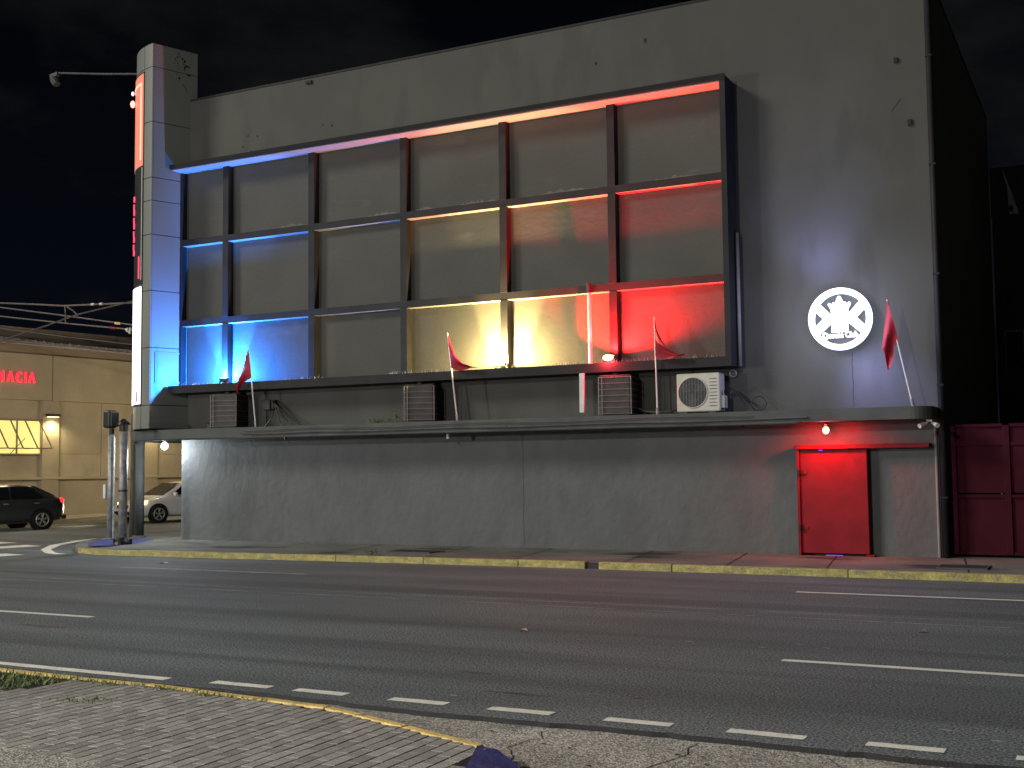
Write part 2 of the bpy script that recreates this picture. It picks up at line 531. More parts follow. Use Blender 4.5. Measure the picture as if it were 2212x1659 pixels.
bmesh.ops.scale(bm, verts=bm.verts, vec=(1, 0.191, 1))
bmesh.ops.bevel(bm, geom=[e for e in bm.edges if all(v.co.z > -0.01 for v in e.verts)], offset=0.002, segments=1, affect='EDGES')
bm.to_mesh(base_brick); bm.free()
rest = MB()
for i, (bx, b0, b1) in enumerate(bs):
    z = 0.100 + random.uniform(-0.0006, 0.0012)
    if i < 296:
        o = bpy.data.objects.new('brick', base_brick)
        COL.objects.link(o)
        o.parent = pav
        o.location = (bx + 0.05 + random.uniform(-0.002, 0.002), (b0 + b1) / 2, z)
        o.rotation_euler = (random.uniform(-0.004, 0.004), random.uniform(-0.008, 0.008), random.uniform(-0.010, 0.010))
        o.scale = (1, (b1 - b0) / 0.191, 1)
    else:
        rest.box(bx + 0.005, bx + 0.096, b0, b1, z - 0.04, z)
if rest.v:
    tag(rest.build('more_bricks', M['brick'], pav), kind='stuff')
MB().prism([(-9, 3.0), (-4.6, 3.0), (-5.0, 5.20), (-6.3, 5.50), (-8.9, 6.0)], 0.0, 0.0980).build('concrete_patch', M['gutter'], pav)
MB().add([(-3.66, 6.60, .109), (-3.55, 6.66, .085), (-3.05, 6.30, .0), (-2.7, 5.6, -.02), (-2.6, 2, -.02), (-3.2, 2, .108), (-3.46, 6.1, .109)], [(0, 1, 2, 3, 4, 5, 6)]).build('kerb_ramp', M['bluep'], pav)

# grass wedge
gm = MB()
for i in range(5200):
    gx = random.uniform(-10.5, -7.75)
    gy = random.uniform(5.9, 7.36)
    lo = 6.42 + (gx + 8.6) * 0.42 if gx < -8.0 else 6.9 + (gx + 8.0) * 1.6
    if gy < lo or gy > 7.33:
        continue
    h = random.uniform(0.02, 0.075)
    a = random.uniform(0, 2 * PI)
    dx, dy = math.cos(a) * 0.006, math.sin(a) * 0.006
    l = random.uniform(-0.05, 0.05)
    gm.add([(gx - dx, gy - dy, 0.08), (gx + dx, gy + dy, 0.08), (gx + l * 0.5 + dx * .6, gy + l * .4 + dy * .6, 0.08 + h * 0.7), (gx + l, gy + l * .6, 0.08 + h)], [(0, 1, 2), (0, 2, 3)])
for i in range(420):
    gx = random.uniform(-7.8, -5.8)
    gy = kerb_y(gx) + random.uniform(-0.06, 0.01)
    if random.random() < 0.5:
        gx, gy = random.choice([(-6.95, 7.28), (-7.5, 7.25), (-7.05, 6.75), (-7.2, 6.6), (-6.4, 7.2)])
        gx += random.gauss(0, 0.08); gy += random.gauss(0, 0.04)
    h = random.uniform(0.01, 0.035); a = random.uniform(0, 2 * PI)
    dx, dy = math.cos(a) * 0.006, math.sin(a) * 0.006
    gm.add([(gx - dx, gy - dy, 0.098), (gx + dx, gy + dy, 0.098), (gx + random.uniform(-.03, .03), gy + random.uniform(-.03, .03), 0.1 + h)], [(0, 1, 2)])
tag(gm.build('grass', M['grass'], solid=1), 'rough green grass between yellow kerb and brick pavers', 'grass', kind='stuff')

# ------------------------------------------------------------------ far sidewalk with yellow kerb
OUT = [(9.0, 19.55), (2.0, 19.55), (-4, 19.6), (-10, 19.65), (-14, 19.5), (-17, 19.3), (-19.0, 19.22), (-20.3, 19.22), (-21.1, 19.5), (-22.05, 20.3), (-23.0, 21.4), (-23.8, 22.9), (-24.4, 24.6), (-24.7, 28), (-24.7, 60)]
sw = MB()
inn = [(9.0, 22.9), (-20.7, 22.9), (-20.7, 60)]
k = 0.16
outer_in = []
for i, (x, y) in enumerate(OUT):
    a = Vector(OUT[max(i - 1, 0)]); b = Vector(OUT[min(i + 1, len(OUT) - 1)])
    d = (b - a).normalized()
    nrm = Vector((d.y, -d.x))
    if nrm.dot(Vector((-18, 26)) - Vector((x, y))) < 0:
        nrm = -nrm
    outer_in.append((x + nrm.x * k, y + nrm.y * k))
walk_pts = outer_in + [(-20.5, 60), (-20.5, 22.9), (9.0, 22.9)]
vs = [(x, y, 0.115 if i < len(outer_in) else 0.155) for i, (x, y) in enumerate(walk_pts)]
walk = MB()
n = len(outer_in)
inner_match = []
for (x, y) in outer_in:
    inner_match.append((min(max(x, -20.5), 9), 22.9) if x > -20.3 else (-20.5, max(22.9, y)))
walk.add([(x, y, 0.115) for x, y in outer_in] + [(x, y, 0.155) for x, y in inner_match], [(i, i + 1, n + i + 1, n + i) for i in range(n - 1)])
walk.add([(x, y, -0.05) for x, y in outer_in] + [(x, y, 0.115) for x, y in outer_in], [(i, i + 1, n + i + 1, n + i) for i in range(n - 1)])
walk = tag(walk.build('sidewalk', M['walk']), 'stained concrete sidewalk along the club wall', kind='structure')
# kerb stones
seg = []
for i in range(len(OUT) - 1):
    a, b = Vector(OUT[i]), Vector(OUT[i + 1])
    a2, b2 = Vector(outer_in[i]), Vector(outer_in[i + 1])
    L = (b - a).length
    ns = max(1, round(L / 2.6))
    for j in range(ns):
        t0, t1 = j / ns + 0.0012, (j + 1) / ns - 0.0012
        seg.append([a.lerp(b, t0), a.lerp(b, t1), a2.lerp(b2, t1), a2.lerp(b2, t0)])
for q in seg:
    cx = sum(p.x for p in q) / 4
    if abs(cx + 9.35) < 0.02:
        continue
    if q[0].x > -9.3 > q[1].x or q[1].x > -9.3 > q[0].x:   # storm drain slot splits this stone
        for s0, s1 in ((0, 0.46), (0.55, 1)):
            r = [q[0].lerp(q[1], s0), q[0].lerp(q[1], s1), q[3].lerp(q[2], s1), q[3].lerp(q[2], s0)]
            MB().prism([(p.x, p.y) for p in r], -0.03, 0.128).build('kerbstone', M['yellow'], walk, bevel=0.015)
        r = [q[0].lerp(q[1], .46), q[0].lerp(q[1], .55), q[3].lerp(q[2], .55), q[3].lerp(q[2], .46)]
        MB().prism([(p.x, p.y + 0.06) for p in r], -0.03, 0.10).build('drain_slot', M['black'], walk)
        continue
    far = cx < -20.9
    MB().prism([(p.x, p.y) for p in q], -0.03, 0.120 + random.uniform(-0.004, 0.004)).build('kerbstone', M['walk' if far else 'yellow'], walk, bevel=0.008)
# expansion joints across the slab
for xj in (-18.6, -16.4, -14.4, -12.1, -10.2, -8.0, -6.1, -4.4, -2.2):
    MB().add([(xj, 19.80, 0.1185), (xj + 0.025, 19.80, 0.1185), (xj - 0.315, 22.27, 0.1515), (xj - 0.34, 22.27, 0.1515)], [(0, 1, 2, 3)]).build('slab_joint', M['tar'], walk)
poly('blue_ramp', [(-21.0, 19.75), (-21.95, 20.6), (-22.75, 21.7), (-22.3, 22.4), (-21.42, 22.3), (-20.95, 21.4), (-20.6, 19.9)], 0.138, M['bluep'], walk)
for (xa, ya, w, d, lab) in [(-12.9, 20.75, 0.95, 0.55, 'dark metal cover in the sidewalk below the weedy condenser'), (-2.35, 20.6, 0.7, 0.6, 'dark cracked service cover near the red gate')]:
    z = 0.12 + (ya - 19.7) / 3.1 * 0.04
    cv = thing('utility_cover', lab, 'cover', (xa, ya, z))
    MB().box(-w / 2, w / 2, -d / 2, d / 2, -0.02, 0.012).build('plate', M['tar'], cv, local=True)
    mm = MB()
    for a, b, c, e in ((-w / 2 - .04, w / 2 + .04, -d / 2 - .04, -d / 2 - .002), (-w / 2 - .04, w / 2 + .04, d / 2 + .002, d / 2 + .04), (-w / 2 - .04, -w / 2 - .002, -d / 2, d / 2), (w / 2 + .002, w / 2 + .04, -d / 2, d / 2)):
        mm.box(a, b, c, e, -0.02, 0.016)
    mm.build('frame', M['ledge'], cv, local=True)

# ================================================================== CLUB BUILDING
club = thing('club_building', 'grey flat roofed corner club building with gridded facade of recessed panels', 'building', (-11.6, Y0, 0.12))
MB().box(-20.43, -2.88, Y0, 34.0, 2.62, 11.08).build('upper_wall', M['wall'], club)
MB().box(-20.63, -2.89, Y0 + 0.002, 34.0, -0.02, 2.618).build('lower_wall', M['lower'], club)
MB().box(-20.43, -2.86, Y0 - 0.015, 34.02, 11.083, 11.13).build('coping', M['trim'], club)
# fine vertical cracks between the plaster bays
for (xx, z0, z1) in [(-11.2, 0.2, 2.5), (-4.355, 2.87, 3.88)]:
    mm = MB()
    pts = [(xx + random.uniform(-.008, .008), z0 + (z1 - z0) * i / 10) for i in range(11)]
    mm.add([(a - .007, Y0 - .003, b) for a, b in pts] + [(a + .007, Y0 - .003, b) for a, b in pts], [(i, 11 + i, 12 + i, i + 1) for i in range(10)])
    mm.build('crack', M['ledge'] if xx < -8 else M['tar'], club)
# chips and fixing holes on the upper wall
for (xx, zz, w, h) in [(-3.40, 9.25, .07, .09), (-3.19, 8.05, .07, .11), (-16.75, 10.98, .17, .07), (-16.1, 9.85, .03, .05), (-16.35, 9.9, .02, .03), (-18.6, 9.95, .05, .02), (-18.3, 9.9, .03, .04), (-18.75, 9.7, .03, .03), (-18.5, 9.55, .04, .03), (-8.3, 10.5, .05, .08), (-9.4, 10.2, .03, .06)]:
    mm = MB()
    mm.box(xx - w / 2, xx + w / 2, Y0 - 0.045, Y0, zz - h / 2, zz + h / 2) if w > 0.06 else mm.box(xx - w / 2, xx + w / 2, Y0 - 0.012, Y0, zz - h / 2, zz + h / 2)
    mm.build('wall_chip', M['trim'], club)
crack_pts = [(-3.33, 8.52), (-3.38, 8.47), (-3.42, 8.41), (-3.47, 8.36), (-3.5, 8.3)]
mm = MB(); mm.add([(a - .008, Y0 - .003, b) for a, b in crack_pts] + [(a + .012, Y0 - .003, b) for a, b in crack_pts], [(i, 5 + i, 6 + i, i + 1) for i in range(4)])
mm.build('crack', M['tar'], club)

# ledge running round the corner at first floor level
def arc(cx, cy, r, a0, a1, n):
    return [(cx + r * math.sin(math.radians(a0 + (a1 - a0) * i / n)), cy - r * math.cos(math.radians(a0 + (a1 - a0) * i / n))) for i in range(n + 1)]
LR = 3.3
lo = arc(-3.22, 21.75, 0.35, 90, 0, 8) + arc(-20.03, 24.7, LR, 0, -90, 28)
ledge_out = [(-2.87, Y0)] + lo + [(-23.33, 33), (-20.4, 33), (-20.4, Y0)]
MB().prism(ledge_out, 2.595, 2.815).build('ledge', M['ledge'], club, smooth=False)
# drip roll under the front lip and an upper lip
lip2 = MB()
lip2.tube([(x, y + 0.01, 2.585) for x, y in arc(-20.03, 24.72, LR - 0.02, -60, 0, 18) + [(-16, 21.41), (-12, 21.41), (-8, 21.41), (-5.2, 21.41)]], 0.03, 8)
lip2.build('drip_edge', M['ledge'], club)
# conduits clipped to the ledge fascia
cond = MB()
pts = [(-18.0, 21.36, 2.68), (-17.6, 21.36, 2.655)] + [(-17 + 1.2 * i, 21.36, 2.655 + 0.012 * math.sin(i * 2.1)) for i in range(10)] + [(-5.0, 21.36, 2.67)]
cond.tube(pts, 0.018, 6)
pts = [(-17.9, 21.355, 2.72)] + [(-17 + 1.1 * i, 21.355, 2.735 + 0.022 * math.sin(i * 1.7)) for i in range(11)]
cond.tube(pts, 0.011, 6)
for i in range(16):
    xx = -17.5 + i * 0.82 + random.uniform(-.2, .2)
    cond.box(xx - .012, xx + .012, 21.365, 21.399, 2.64, 2.68)
cond.build('fascia_conduit', M['ledge'], club)
for xx, ll, mm in ((-12.7, 0.15, 'pvc'), (-17.0, 0.08, 'black'), (-6.3, .07, 'black')):
    MB().tube([(xx, 21.75, 2.6), (xx, 21.75, 2.6 - ll)], 0.035, 10).build('drain_spout', M[mm], club)
# corner column below the ledge
colm = thing('corner_column', 'slim round grey column holding up the ledge at the corner', 'column', (-22.45, 22.75, 0.13))
MB().tube([(0, 0, 0), (0, 0, 2.47)], 0.115, 16).build('shaft', M['ledge'], colm, local=True, smooth=True)
MB().tube([(0, 0, 0.0), (0, 0, 0.06)], 0.17, 16).build('foot', M['walk'], colm, local=True)

# --- panelled facade frame
frame = MB()
frame.box(-20.52, -6.475, 21.70, Y0, 9.225, 9.315)
frame.box(-6.585, -6.475, 21.70, Y0, 3.70, 9.223)
frame.box(-20.52, -6.587, 21.70, Y0, 3.70, 3.885)
frame = frame.build('facade_frame', M['trim'], club)
SOF = mat('soffit_and_lit_strip', (0.36, 0.35, 0.34), 0.7, var=0.05)  # pale tone of the soffit board and of the added lit strips
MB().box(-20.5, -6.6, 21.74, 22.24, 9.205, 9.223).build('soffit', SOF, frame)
MB().box(-20.52, -6.465, 21.672, 21.698, 9.235, 9.335).build('top_flashing', M['joint'], frame)
MB().tube([(-6.43, 22.12, 3.72), (-6.43, 22.12, 6.3)], 0.042, 10).build('side_pipe', M['greypaint'], frame, smooth=True)
VX = [-20.5, -19.07, -16.51, -13.99, -11.49, -9.0, -6.585]
ZH = [3.887, 5.445, 7.44, 9.203]
for i in range(6):
    for j in range(3):
        def pf(u, v, i=i, j=j):
            return (VX[i] + (VX[i + 1] - VX[i]) * u, 22.245 + 0.008 * math.sin(u * 3.1 + i * 2) * math.sin(v * 3.1 + j), ZH[j] + (ZH[j + 1] - ZH[j]) * v)
        MB().grid(pf, 6, 6).build('panel', M['panel'], frame, smooth=True)
for i in range(1, 6):
    for j in range(3):
        MB().box(VX[i] - 0.085, VX[i] + 0.085, 22.05, 22.26, ZH[j] + (0.078 if j else 0), ZH[j + 1] - (0.078 if j < 2 else 0)).build('mullion', M['trim'], frame, bevel=0.006)
for j in range(3):
    MB().box(-20.54, -20.45, 22.05, 22.27, ZH[j] + (0.078 if j else 0), ZH[j + 1] - (0.078 if j < 2 else 0)).build('mullion', M['trim'], frame)
for j in (1, 2):
    MB().box(-20.54, -6.587, 22.055, 22.27, ZH[j] - 0.077, ZH[j] + 0.077).build('transom', M['trim'], frame)
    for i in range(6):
        MB().box(VX[i] + 0.09, VX[i + 1] - 0.09, 22.058, 22.243, ZH[j] - 0.083, ZH[j] - 0.0775).build('transom_lit_strip', SOF, frame)  # pale strip added so the transom underside looks strongly lit from below
# torn sealant along the panel bottoms
seal = MB()
for (i, j, a, b) in [(1, 2, .5, 1), (2, 2, .55, .98), (3, 2, .5, .98), (4, 2, .1, .95), (5, 2, .3, .8), (3, 2, .02, .3)]:
    x0 = VX[i] + 0.1 + (VX[i + 1] - VX[i] - 0.2) * a
    x1 = VX[i] + 0.1 + (VX[i + 1] - VX[i] - 0.2) * b
    n = 22
    zb = ZH[j] + 0.08
    tops = [zb + 0.03 + 0.09 * max(0, math.sin(PI * t / n)) * random.uniform(0.2, 1.0) for t in range(n + 1)]
    seal.add([(x0 + (x1 - x0) * t / n, 22.225, zb) for t in range(n + 1)] + [(x0 + (x1 - x0) * t / n, 22.222, tops[t]) for t in range(n + 1)], [(t, t + 1, n + 2 + t, n + 1 + t) for t in range(n)])
tag(seal.build('sealant_remains', mat('old_sealant', (0.13, 0.127, 0.118), 0.8), frame), kind='stuff')
# bird spikes on the sill
sp = MB()
for i in range(620):
    xx = -20.4 + 13.7 * i / 620 + random.uniform(-.02, .02)
    if random.random() < 0.35 or (-16 < xx < -14.2):
        continue
    yy = 21.80 + random.uniform(-.03, .03)
    dx, dy, h = random.uniform(-.05, .05), random.uniform(-.05, .05), random.uniform(.05, .10)
    sp.add([(xx - .003, yy, 3.885), (xx + .003, yy, 3.885), (xx + dx, yy + dy, 3.885 + h)], [(0, 1, 2)])
tag(sp.build('bird_spikes', M['spike'], frame, solid=1), kind='stuff')

# --- downpipes on the right hand corner
dp = thing('corner_downpipe', 'dark full height downpipe on the outer corner of the wall', 'downpipe', (-2.80, 22.2, 0.15))
MB().tube([(-2.815, 22.24, 0.15), (-2.815, 22.24, 11.0)], 0.055, 10).build('pipe', M['trim'], dp, smooth=True)
mm = MB()
for zz in (1.2, 3.2, 5.2, 7.2, 9.2, 10.8):
    MB().box(-2.876, -2.757, 22.18, 22.30, zz, zz + 0.03).build('clamp', M['trim'], dp)

dp = thing('pale_conduit', 'pale thin conduit on the wall right of the red door', 'conduit', (-2.93, 22.26, 0.15))
MB().tube([(-2.935, 22.265, 0.15), (-2.935, 22.265, 2.55)], 0.026, 8).build('pipe', M['greypaint'], dp)

# --- red sliding door
door = thing('red_door', 'red steel sliding door under the red bulb', 'door', (-4.72, 22.15, 0.15))
MB().box(-5.33, -4.11, 22.10, 22.17, 0.19, 2.09).build('door_leaf', M['door'], door, bevel=0.01)
MB().box(-5.385, -5.335, 22.06, 22.29, 0.155, 2.10).build('door_post', M['door'], door, bevel=0.006)
MB().box(-5.40, -3.02, 22.03, 22.29, 2.105, 2.185).build('top_rail', M['door'], door, bevel=0.006)
MB().box(-4.16, -4.02, 22.06, 22.2, 0.15, 0.185).build('floor_guide', M['door'], door)
for zz in (1.68, 0.66):
    h = MB().tube([(-5.345, 22.05, zz - .05), (-5.345, 22.05, zz + .05)], 0.035, 8).build('hasp', M['dark'], door)
    MB().box(-5.33, -5.2, 22.085, 22.099, zz - 0.035, zz + 0.02).build('hasp_plate', M['door'], h)
MB().box(-4.98, -4.90, 22.085, 22.099, 2.075, 2.092).build('purple_led', M['e_purple'], door)
MB().box(-4.9, -4.6, 22.12, 22.16, 0.152, 0.160).build('threshold_light', M['e_purple'], door)

# --- red gate at the right
gate = thing('metal_gate', 'dark red sheet metal yard gate right of the building', 'gate', (-2.7, 22.5, 0.2))
px = [-2.68, -1.79, -0.78, 0.25, 1.3, 2.3]
for a, b in zip(px, px[1:]):
    for z0, z1 in ((0.24, 1.20), (1.29, 2.12), (2.18, 2.46)):
        MB().box(a + 0.055, b - 0.055, 22.53, 22.545, z0, z1).build('gate_panel', M['gate'], gate)
for a in px:
    MB().box(a - 0.055, a + 0.055, 22.48, 22.56, 0.20, 2.48).build('gate_post', M['gate'], gate, bevel=0.008)
for a, b in zip(px, px[1:]):
    for zz in (0.2, 1.205, 2.125, 2.455):
        MB().box(a + 0.057, b - 0.057, 22.495, 22.55, zz, zz + 0.055).build('gate_rail', M['gate'], gate)

# --- rear annex seen past the side wall
an = thing('rear_annex', 'dark annex with projecting roof slab behind the club', 'building', (0.5, 38, 0))
MB().box(-2.86, 12, 34.3, 46, 0, 8.418).build('wall', M['neigh'], an)
MB().box(-2.86, 12, 34.02, 46.5, 8.42, 9.75).build('roof_slab', M['neigh'], an)
wn = MB().box(-2.62, -2.2, 34.26, 34.299, 4.35, 5.3).build('window', M['glass'], an)
mm = MB()
for a, b, c, d in ((-2.66, -2.62, 4.3, 5.35), (-2.2, -2.16, 4.3, 5.35), (-2.62, -2.2, 5.3, 5.35)):
    mm.box(a, b, 34.25, 34.298, c, d)
mm.build('window_frame', M['greypaint'], wn)
fin = thing('canopy_fin', 'pale curved sheet hanging below the annex roof slab', 'sheet', (-2.4, 33.96, 8.4))
MB().extr([(-2.53, 9.69), (-2.50, 9.5), (-2.42, 9.15), (-2.40, 8.45), (-2.16, 8.44), (-2.30, 8.95), (-2.42, 9.35)], lambda a, b: (a, 33.93, b), lambda a, b: (a, 34.0, b)).build('sheet', M['pale'], fin)
MB().ball((-2.34, 33.91, 8.58), 0.06, 8, 6, sz=1.4).build('patch', M['dark'], fin)

# ================================================================== SIGN TOWER
TC = Vector((-20.46, 23.26)); TR = 1.95
PC = Vector((-20.775, 21.335))                      # front corner of the straight face
PB = Vector((-20.365, 22.47))
tower = thing('sign_tower', 'rounded pale metal clad sign tower rising above the corner', 'tower', (-21.3, 22.5, 2.82))
fdir = (PB - PC).normalized(); FL = (PB - PC).length
fn = Vector((fdir.y, -fdir.x))
core = [tuple(PC + fdir * 0.03 - fn * 0.03)] + [tuple(TC + (TR - 0.03) * Vector((-math.sin(math.radians(a)), -math.cos(math.radians(a))))) for a in range(9, 91, 4)] + [(-22.36, 24.15), tuple(PB - fn * 0.03 - fdir * .01)]
MB().prism(core, 2.84, 12.33).build('core', M['joint'], tower)
ZJ = [2.85, 3.42, 4.82, 6.21, 7.59, 8.43, 9.0, 10.39, 11.76, 12.35]
for a, b in zip(ZJ, ZJ[1:]):
    m2 = MB()
    p, q = PC, PB
    c = [p, q, q - fn * 0.03, p - fn * 0.03]
    m2.prism([tuple(x) for x in c], a + 0.009, b - 0.009)
    m2.build('cladding_panel', M['clad'], tower)
    for a0, a1 in ((9.0, 20.0), (20.6, 55), (55.6, 90)):
        n = 6 if a1 < 30 else 10
        angs = [math.radians(a0 + (a1 - a0) * i / n) for i in range(n + 1)]
        o1 = [TC + TR * Vector((-math.sin(t), -math.cos(t))) for t in angs]
        i1 = [TC + (TR - 0.025) * Vector((-math.sin(t), -math.cos(t))) for t in angs]
        if a0 < 10:
            o1[0] = PC.copy(); 
        MB().prism([tuple(x) for x in o1 + i1[::-1]], a + 0.009, b - 0.009).build('cladding_panel', M['clad'], tower)
MB().prism([(-22.3, 23.3), (-22.3, 24.05), tuple(PB - fn * 0.06 - fdir * .05), tuple(PB - fn * .06 - fdir * .5), (-21.2, 22.2)], 12.31, 12.345).build('roof_cap', M['clad'], tower)
def fpt(s, z, off):
    p = PC + fdir * s + fn * off
    return (p.x, p.y, z)
hm = MB()
for s0, s1, z0, z1 in ((.13, .17, 3.96, 4.72), (.83, .87, 3.96, 4.72), (.172, .828, 4.68, 4.72), (.172, .828, 3.96, 4.0)):
    hm.extr([(s0, z0), (s1, z0), (s1, z1), (s0, z1)], lambda a, b: fpt(a, b, .022), lambda a, b: fpt(a, b, .001))
hm.build('hatch_frame', M['clad'], tower)
# black paint splashes
G = [[(0.62, 12.24), (0.648, 12.2)], [(0.693, 12.264), (0.687, 12.21)], [(0.631, 12.144), (0.676, 12.134)], [(0.721, 12.177), (0.732, 12.138)], [(0.777, 12.102), (0.811, 12.142)], [(0.823, 12.046), (0.873, 12.08)], [(0.8, 11.998), (0.845, 11.984)], [(0.586, 12.112), (0.608, 12.034)], [(0.558, 11.969), (0.575, 11.968)], [(0.654, 11.993), (0.67, 11.992)], [(0.563, 11.86), (0.569, 11.846)], [(0.682, 11.869), (0.704, 11.849)], [(0.992, 11.942), (0.935, 11.965), (0.885, 11.952), (0.851, 11.907), (0.845, 11.843), (0.868, 11.786), (0.896, 11.751), (0.946, 11.732), (1.003, 11.741)], [(0.62, 11.713), (0.659, 11.696)], [(0.687, 11.594), (0.727, 11.625)], [(0.8, 11.481), (0.823, 11.461)], [(0.823, 11.461), (0.879, 11.402), (0.901, 11.303)], [(1.025, 11.648), (1.037, 11.645)]]
sm = MB()
for l in G:
    w = 0.026
    n = len(l)
    a = [fpt(s - w * .5, z + w * .8, .003) for s, z in l]
    b = [fpt(s + w * .5, z - w * .8, .003) for s, z in l]
    sm.add(a + b, [(i, n + i, n + i + 1, i + 1) for i in range(n - 1)])
sm.build('paint_splash', M['paint'], tower)
# signs on the curved face
def curved(name, a0, a1, z0, z1, off, th, m, parent, n=14):
    angs = [math.radians(a0 + (a1 - a0) * i / n) for i in range(n + 1)]
    o1 = [TC + (TR + off + th) * Vector((-math.sin(t), -math.cos(t))) for t in angs]
    i1 = [TC + (TR + off) * Vector((-math.sin(t), -math.cos(t))) for t in angs]
    return MB().prism([tuple(x) for x in o1 + i1[::-1]], z0, z1).build(name, m, parent)
ns = thing('neon_sign', 'tall red neon sign on the rounded face of the tower', 'sign', (-21.8, 21.8, 9.2))
curved('backing', 19.8, 74, 6.40, 11.70, 0.004, 0.015, M['dark'], ns)
curved('red_field', 20.1, 73.5, 9.35, 11.66, 0.020, 0.008, M['e_red'], ns)
for (a0, a1, z0, z1) in ((23.0, 24.2, 9.5, 11.45), (24.4, 70, 11.40, 11.45)):
    curved('neon_tube', a0, a1, z0, z1, 0.029, 0.012, M['e_red2'], ns)
curved('neon_tube', 20.4, 21.4, 6.5, 9.3, 0.020, 0.012, M['pale'], ns)
for i in range(9):
    curved('script_stroke', 39 + 4 * (i % 2), 41.5 + 4 * (i % 2), 7.2 + i * 0.17, 7.33 + i * 0.17, 0.020, 0.03, M['e_scr'], ns, n=3)
curved('script_stroke', 24.5, 25.6, 6.55, 7.1, .020, .02, M['e_scr'], ns, n=3)
b = TC + (TR + 0.1) * Vector((-math.sin(math.radians(40)), -math.cos(math.radians(40))))
MB().ball((b.x, b.y, 11.05), 0.06, 10, 8, sz=1.5).build('beacon', M['e_beacon'], ns)
MB().ball((b.x, b.y, 11.32), 0.035, 8, 6, sz=1.6).build('beacon', M['e_sign'], ns)
lb = thing('lightbox_sign', 'white backlit lightbox with red lettering low on the tower', 'sign', (-21.8, 21.8, 3.45))
curved('case', 19.8, 74, 3.44, 6.36, 0.004, 0.02, M['dark'], lb)
curved('lit_face', 20.0, 73.8, 3.46, 6.34, 0.025, 0.010, M['e_box'], lb)
mO = MB()
for t in range(16):
    a, b2 = 2 * PI * t / 16, 2 * PI * (t + 1) / 16
    def pp(u, r, o=.038):
        an = math.radians(28.5 + 2.0 * r * math.cos(u)); z = 5.55 + 0.17 * r * math.sin(u)
        q = TC + (TR + o) * Vector((-math.sin(an), -math.cos(an)))
        return (q.x, q.y, z)
    mO.add([pp(a, 1), pp(b2, 1), pp(b2, .74), pp(a, .74)], [(0, 1, 2, 3)])
mO.build('letter', M['flag'], lb)
curved('letter', 27.5, 28.2, 4.95, 5.2,   .036, .003, M['black'], lb, 2)
curved('letter', 26.6, 29.2, 5.2, 5.22,   .036, .003, M['black'], lb, 2)
for i in range(7):
    curved('letter', 27.4, 28.2, 4.0 + i * .12, 4.06 + i * .12,   .036, .003, M['cablep'], lb, 2)
curved('red_panel', 24.0, 26.5, 3.52, 3.78,   .036, .003, M['flag'], lb, 3)
# lamp arm sticking out over the street
arm = thing('sign_lamp_arm', 'thin lamp arm reaching left from the tower top', 'lamp', (-22.4, 23.4, 12.5))
MB().tube([(-22.45, 23.4, 12.45), (-24.6, 23.5, 12.83), (-26.5, 23.5, 13.17)], 0.028, 8).build('arm', M['ledge'], arm)
MB().obox((-26.6, 23.5, 13.12), (0.14, 0, 0.02), (0, .06, 0), (0, 0, .05)).build('bracket', M['ledge'], arm)
MB().tube([(-26.75, 23.5, 13.14), (-26.62, 23.5, 12.98), (-26.52, 23.5, 12.84)], [0.05, 0.12, 0.10], 10).build('lamp_head', M['ledge'], arm)

# ================================================================== ROUND SIGN
SX, SZ, SR = -4.53, 4.51, 0.575
sign = thing('round_sign', 'round white lit sign with crown between mirrored letters K', 'sign', (SX, 22.26, SZ))
def sF(a, b): return (SX + a * SR, 22.12, SZ + b * SR)
def sB(a, b): return (SX + a * SR, 22.19, SZ + b * SR)
rg = MB()
n = 56
for i in range(n):
    a, b = 2 * PI * i / n, 2 * PI * (i + 1) / n
    rg.extr([(math.cos(a), math.sin(a)), (math.cos(b), math.sin(b)), (.835 * math.cos(b), .835 * math.sin(b)), (.835 * math.cos(a), .835 * math.sin(a))], sF, sB)
rg.build('ring', M['e_sign'], sign)
K = [(.27, .20), (.27, .15), (.60, .56), (.74, .40), (.53, .02), (.77, -.30), (.62, -.55), (.317, -.18), (.27, -.15)]
K = [(.262, .13), (.64, .53), (.795, .29), (.53, .02), (.81, -.26), (.665, -.50), (.317, -.18), (.262, -.15)]
MB().extr(K, sF, sB).build('letter', M['e_sign'], sign)
MB().extr([(-a, b) for a, b in K][::-1], sF, sB).build('letter', M['e_sign'], sign)
for s in (1, -1):
    MB().extr([(s * .012, -.435), (s * .26, -.435), (s * .26, .2), (s * .012, .2)], sF, sB).build('letter_stem', M['e_sign'], sign)
cr_ = [(.262, .202), (.27, .30), (.36, .47), (.33, .53), (.27, .50), (.235, .45), (.21, .525), (.15, .545), (.115, .48), (.085, .63), (0.03, .73)]
MB().extr(cr_ + [(-a, b) for a, b in cr_[::-1]], sF, sB).build('crown', M['e_sign'], sign)
tm = text_mesh('Queens Club', 0.150, 0.03, 0.004)
o = bpy.data.objects.new('lettering', tm); COL.objects.link(o); o.parent = sign
o.rotation_euler = (PI / 2, 0, 0); o.location = (0, -0.11, -0.535 * SR); o.scale = (0.80, 1.0, 1)
tm.materials.append(M['e_sign'])
bk = MB()
for i in range(n):
    a, b = 2 * PI * i / n, 2 * PI * (i + 1) / n
    bk.extr([(math.cos(a) * 1.012, math.sin(a) * 1.012), (math.cos(b) * 1.012, math.sin(b) * 1.012), (.82 * math.cos(b), .82 * math.sin(b)), (.82 * math.cos(a), .82 * math.sin(a))], lambda a, b: (SX + a * SR, 22.192, SZ + b * SR), lambda a, b: (SX + a * SR, 22.225, SZ + b * SR))
bk.build('back_channel', emit('sign_halo_light', (0.55, 0.66, 1.0), 3.5), sign)
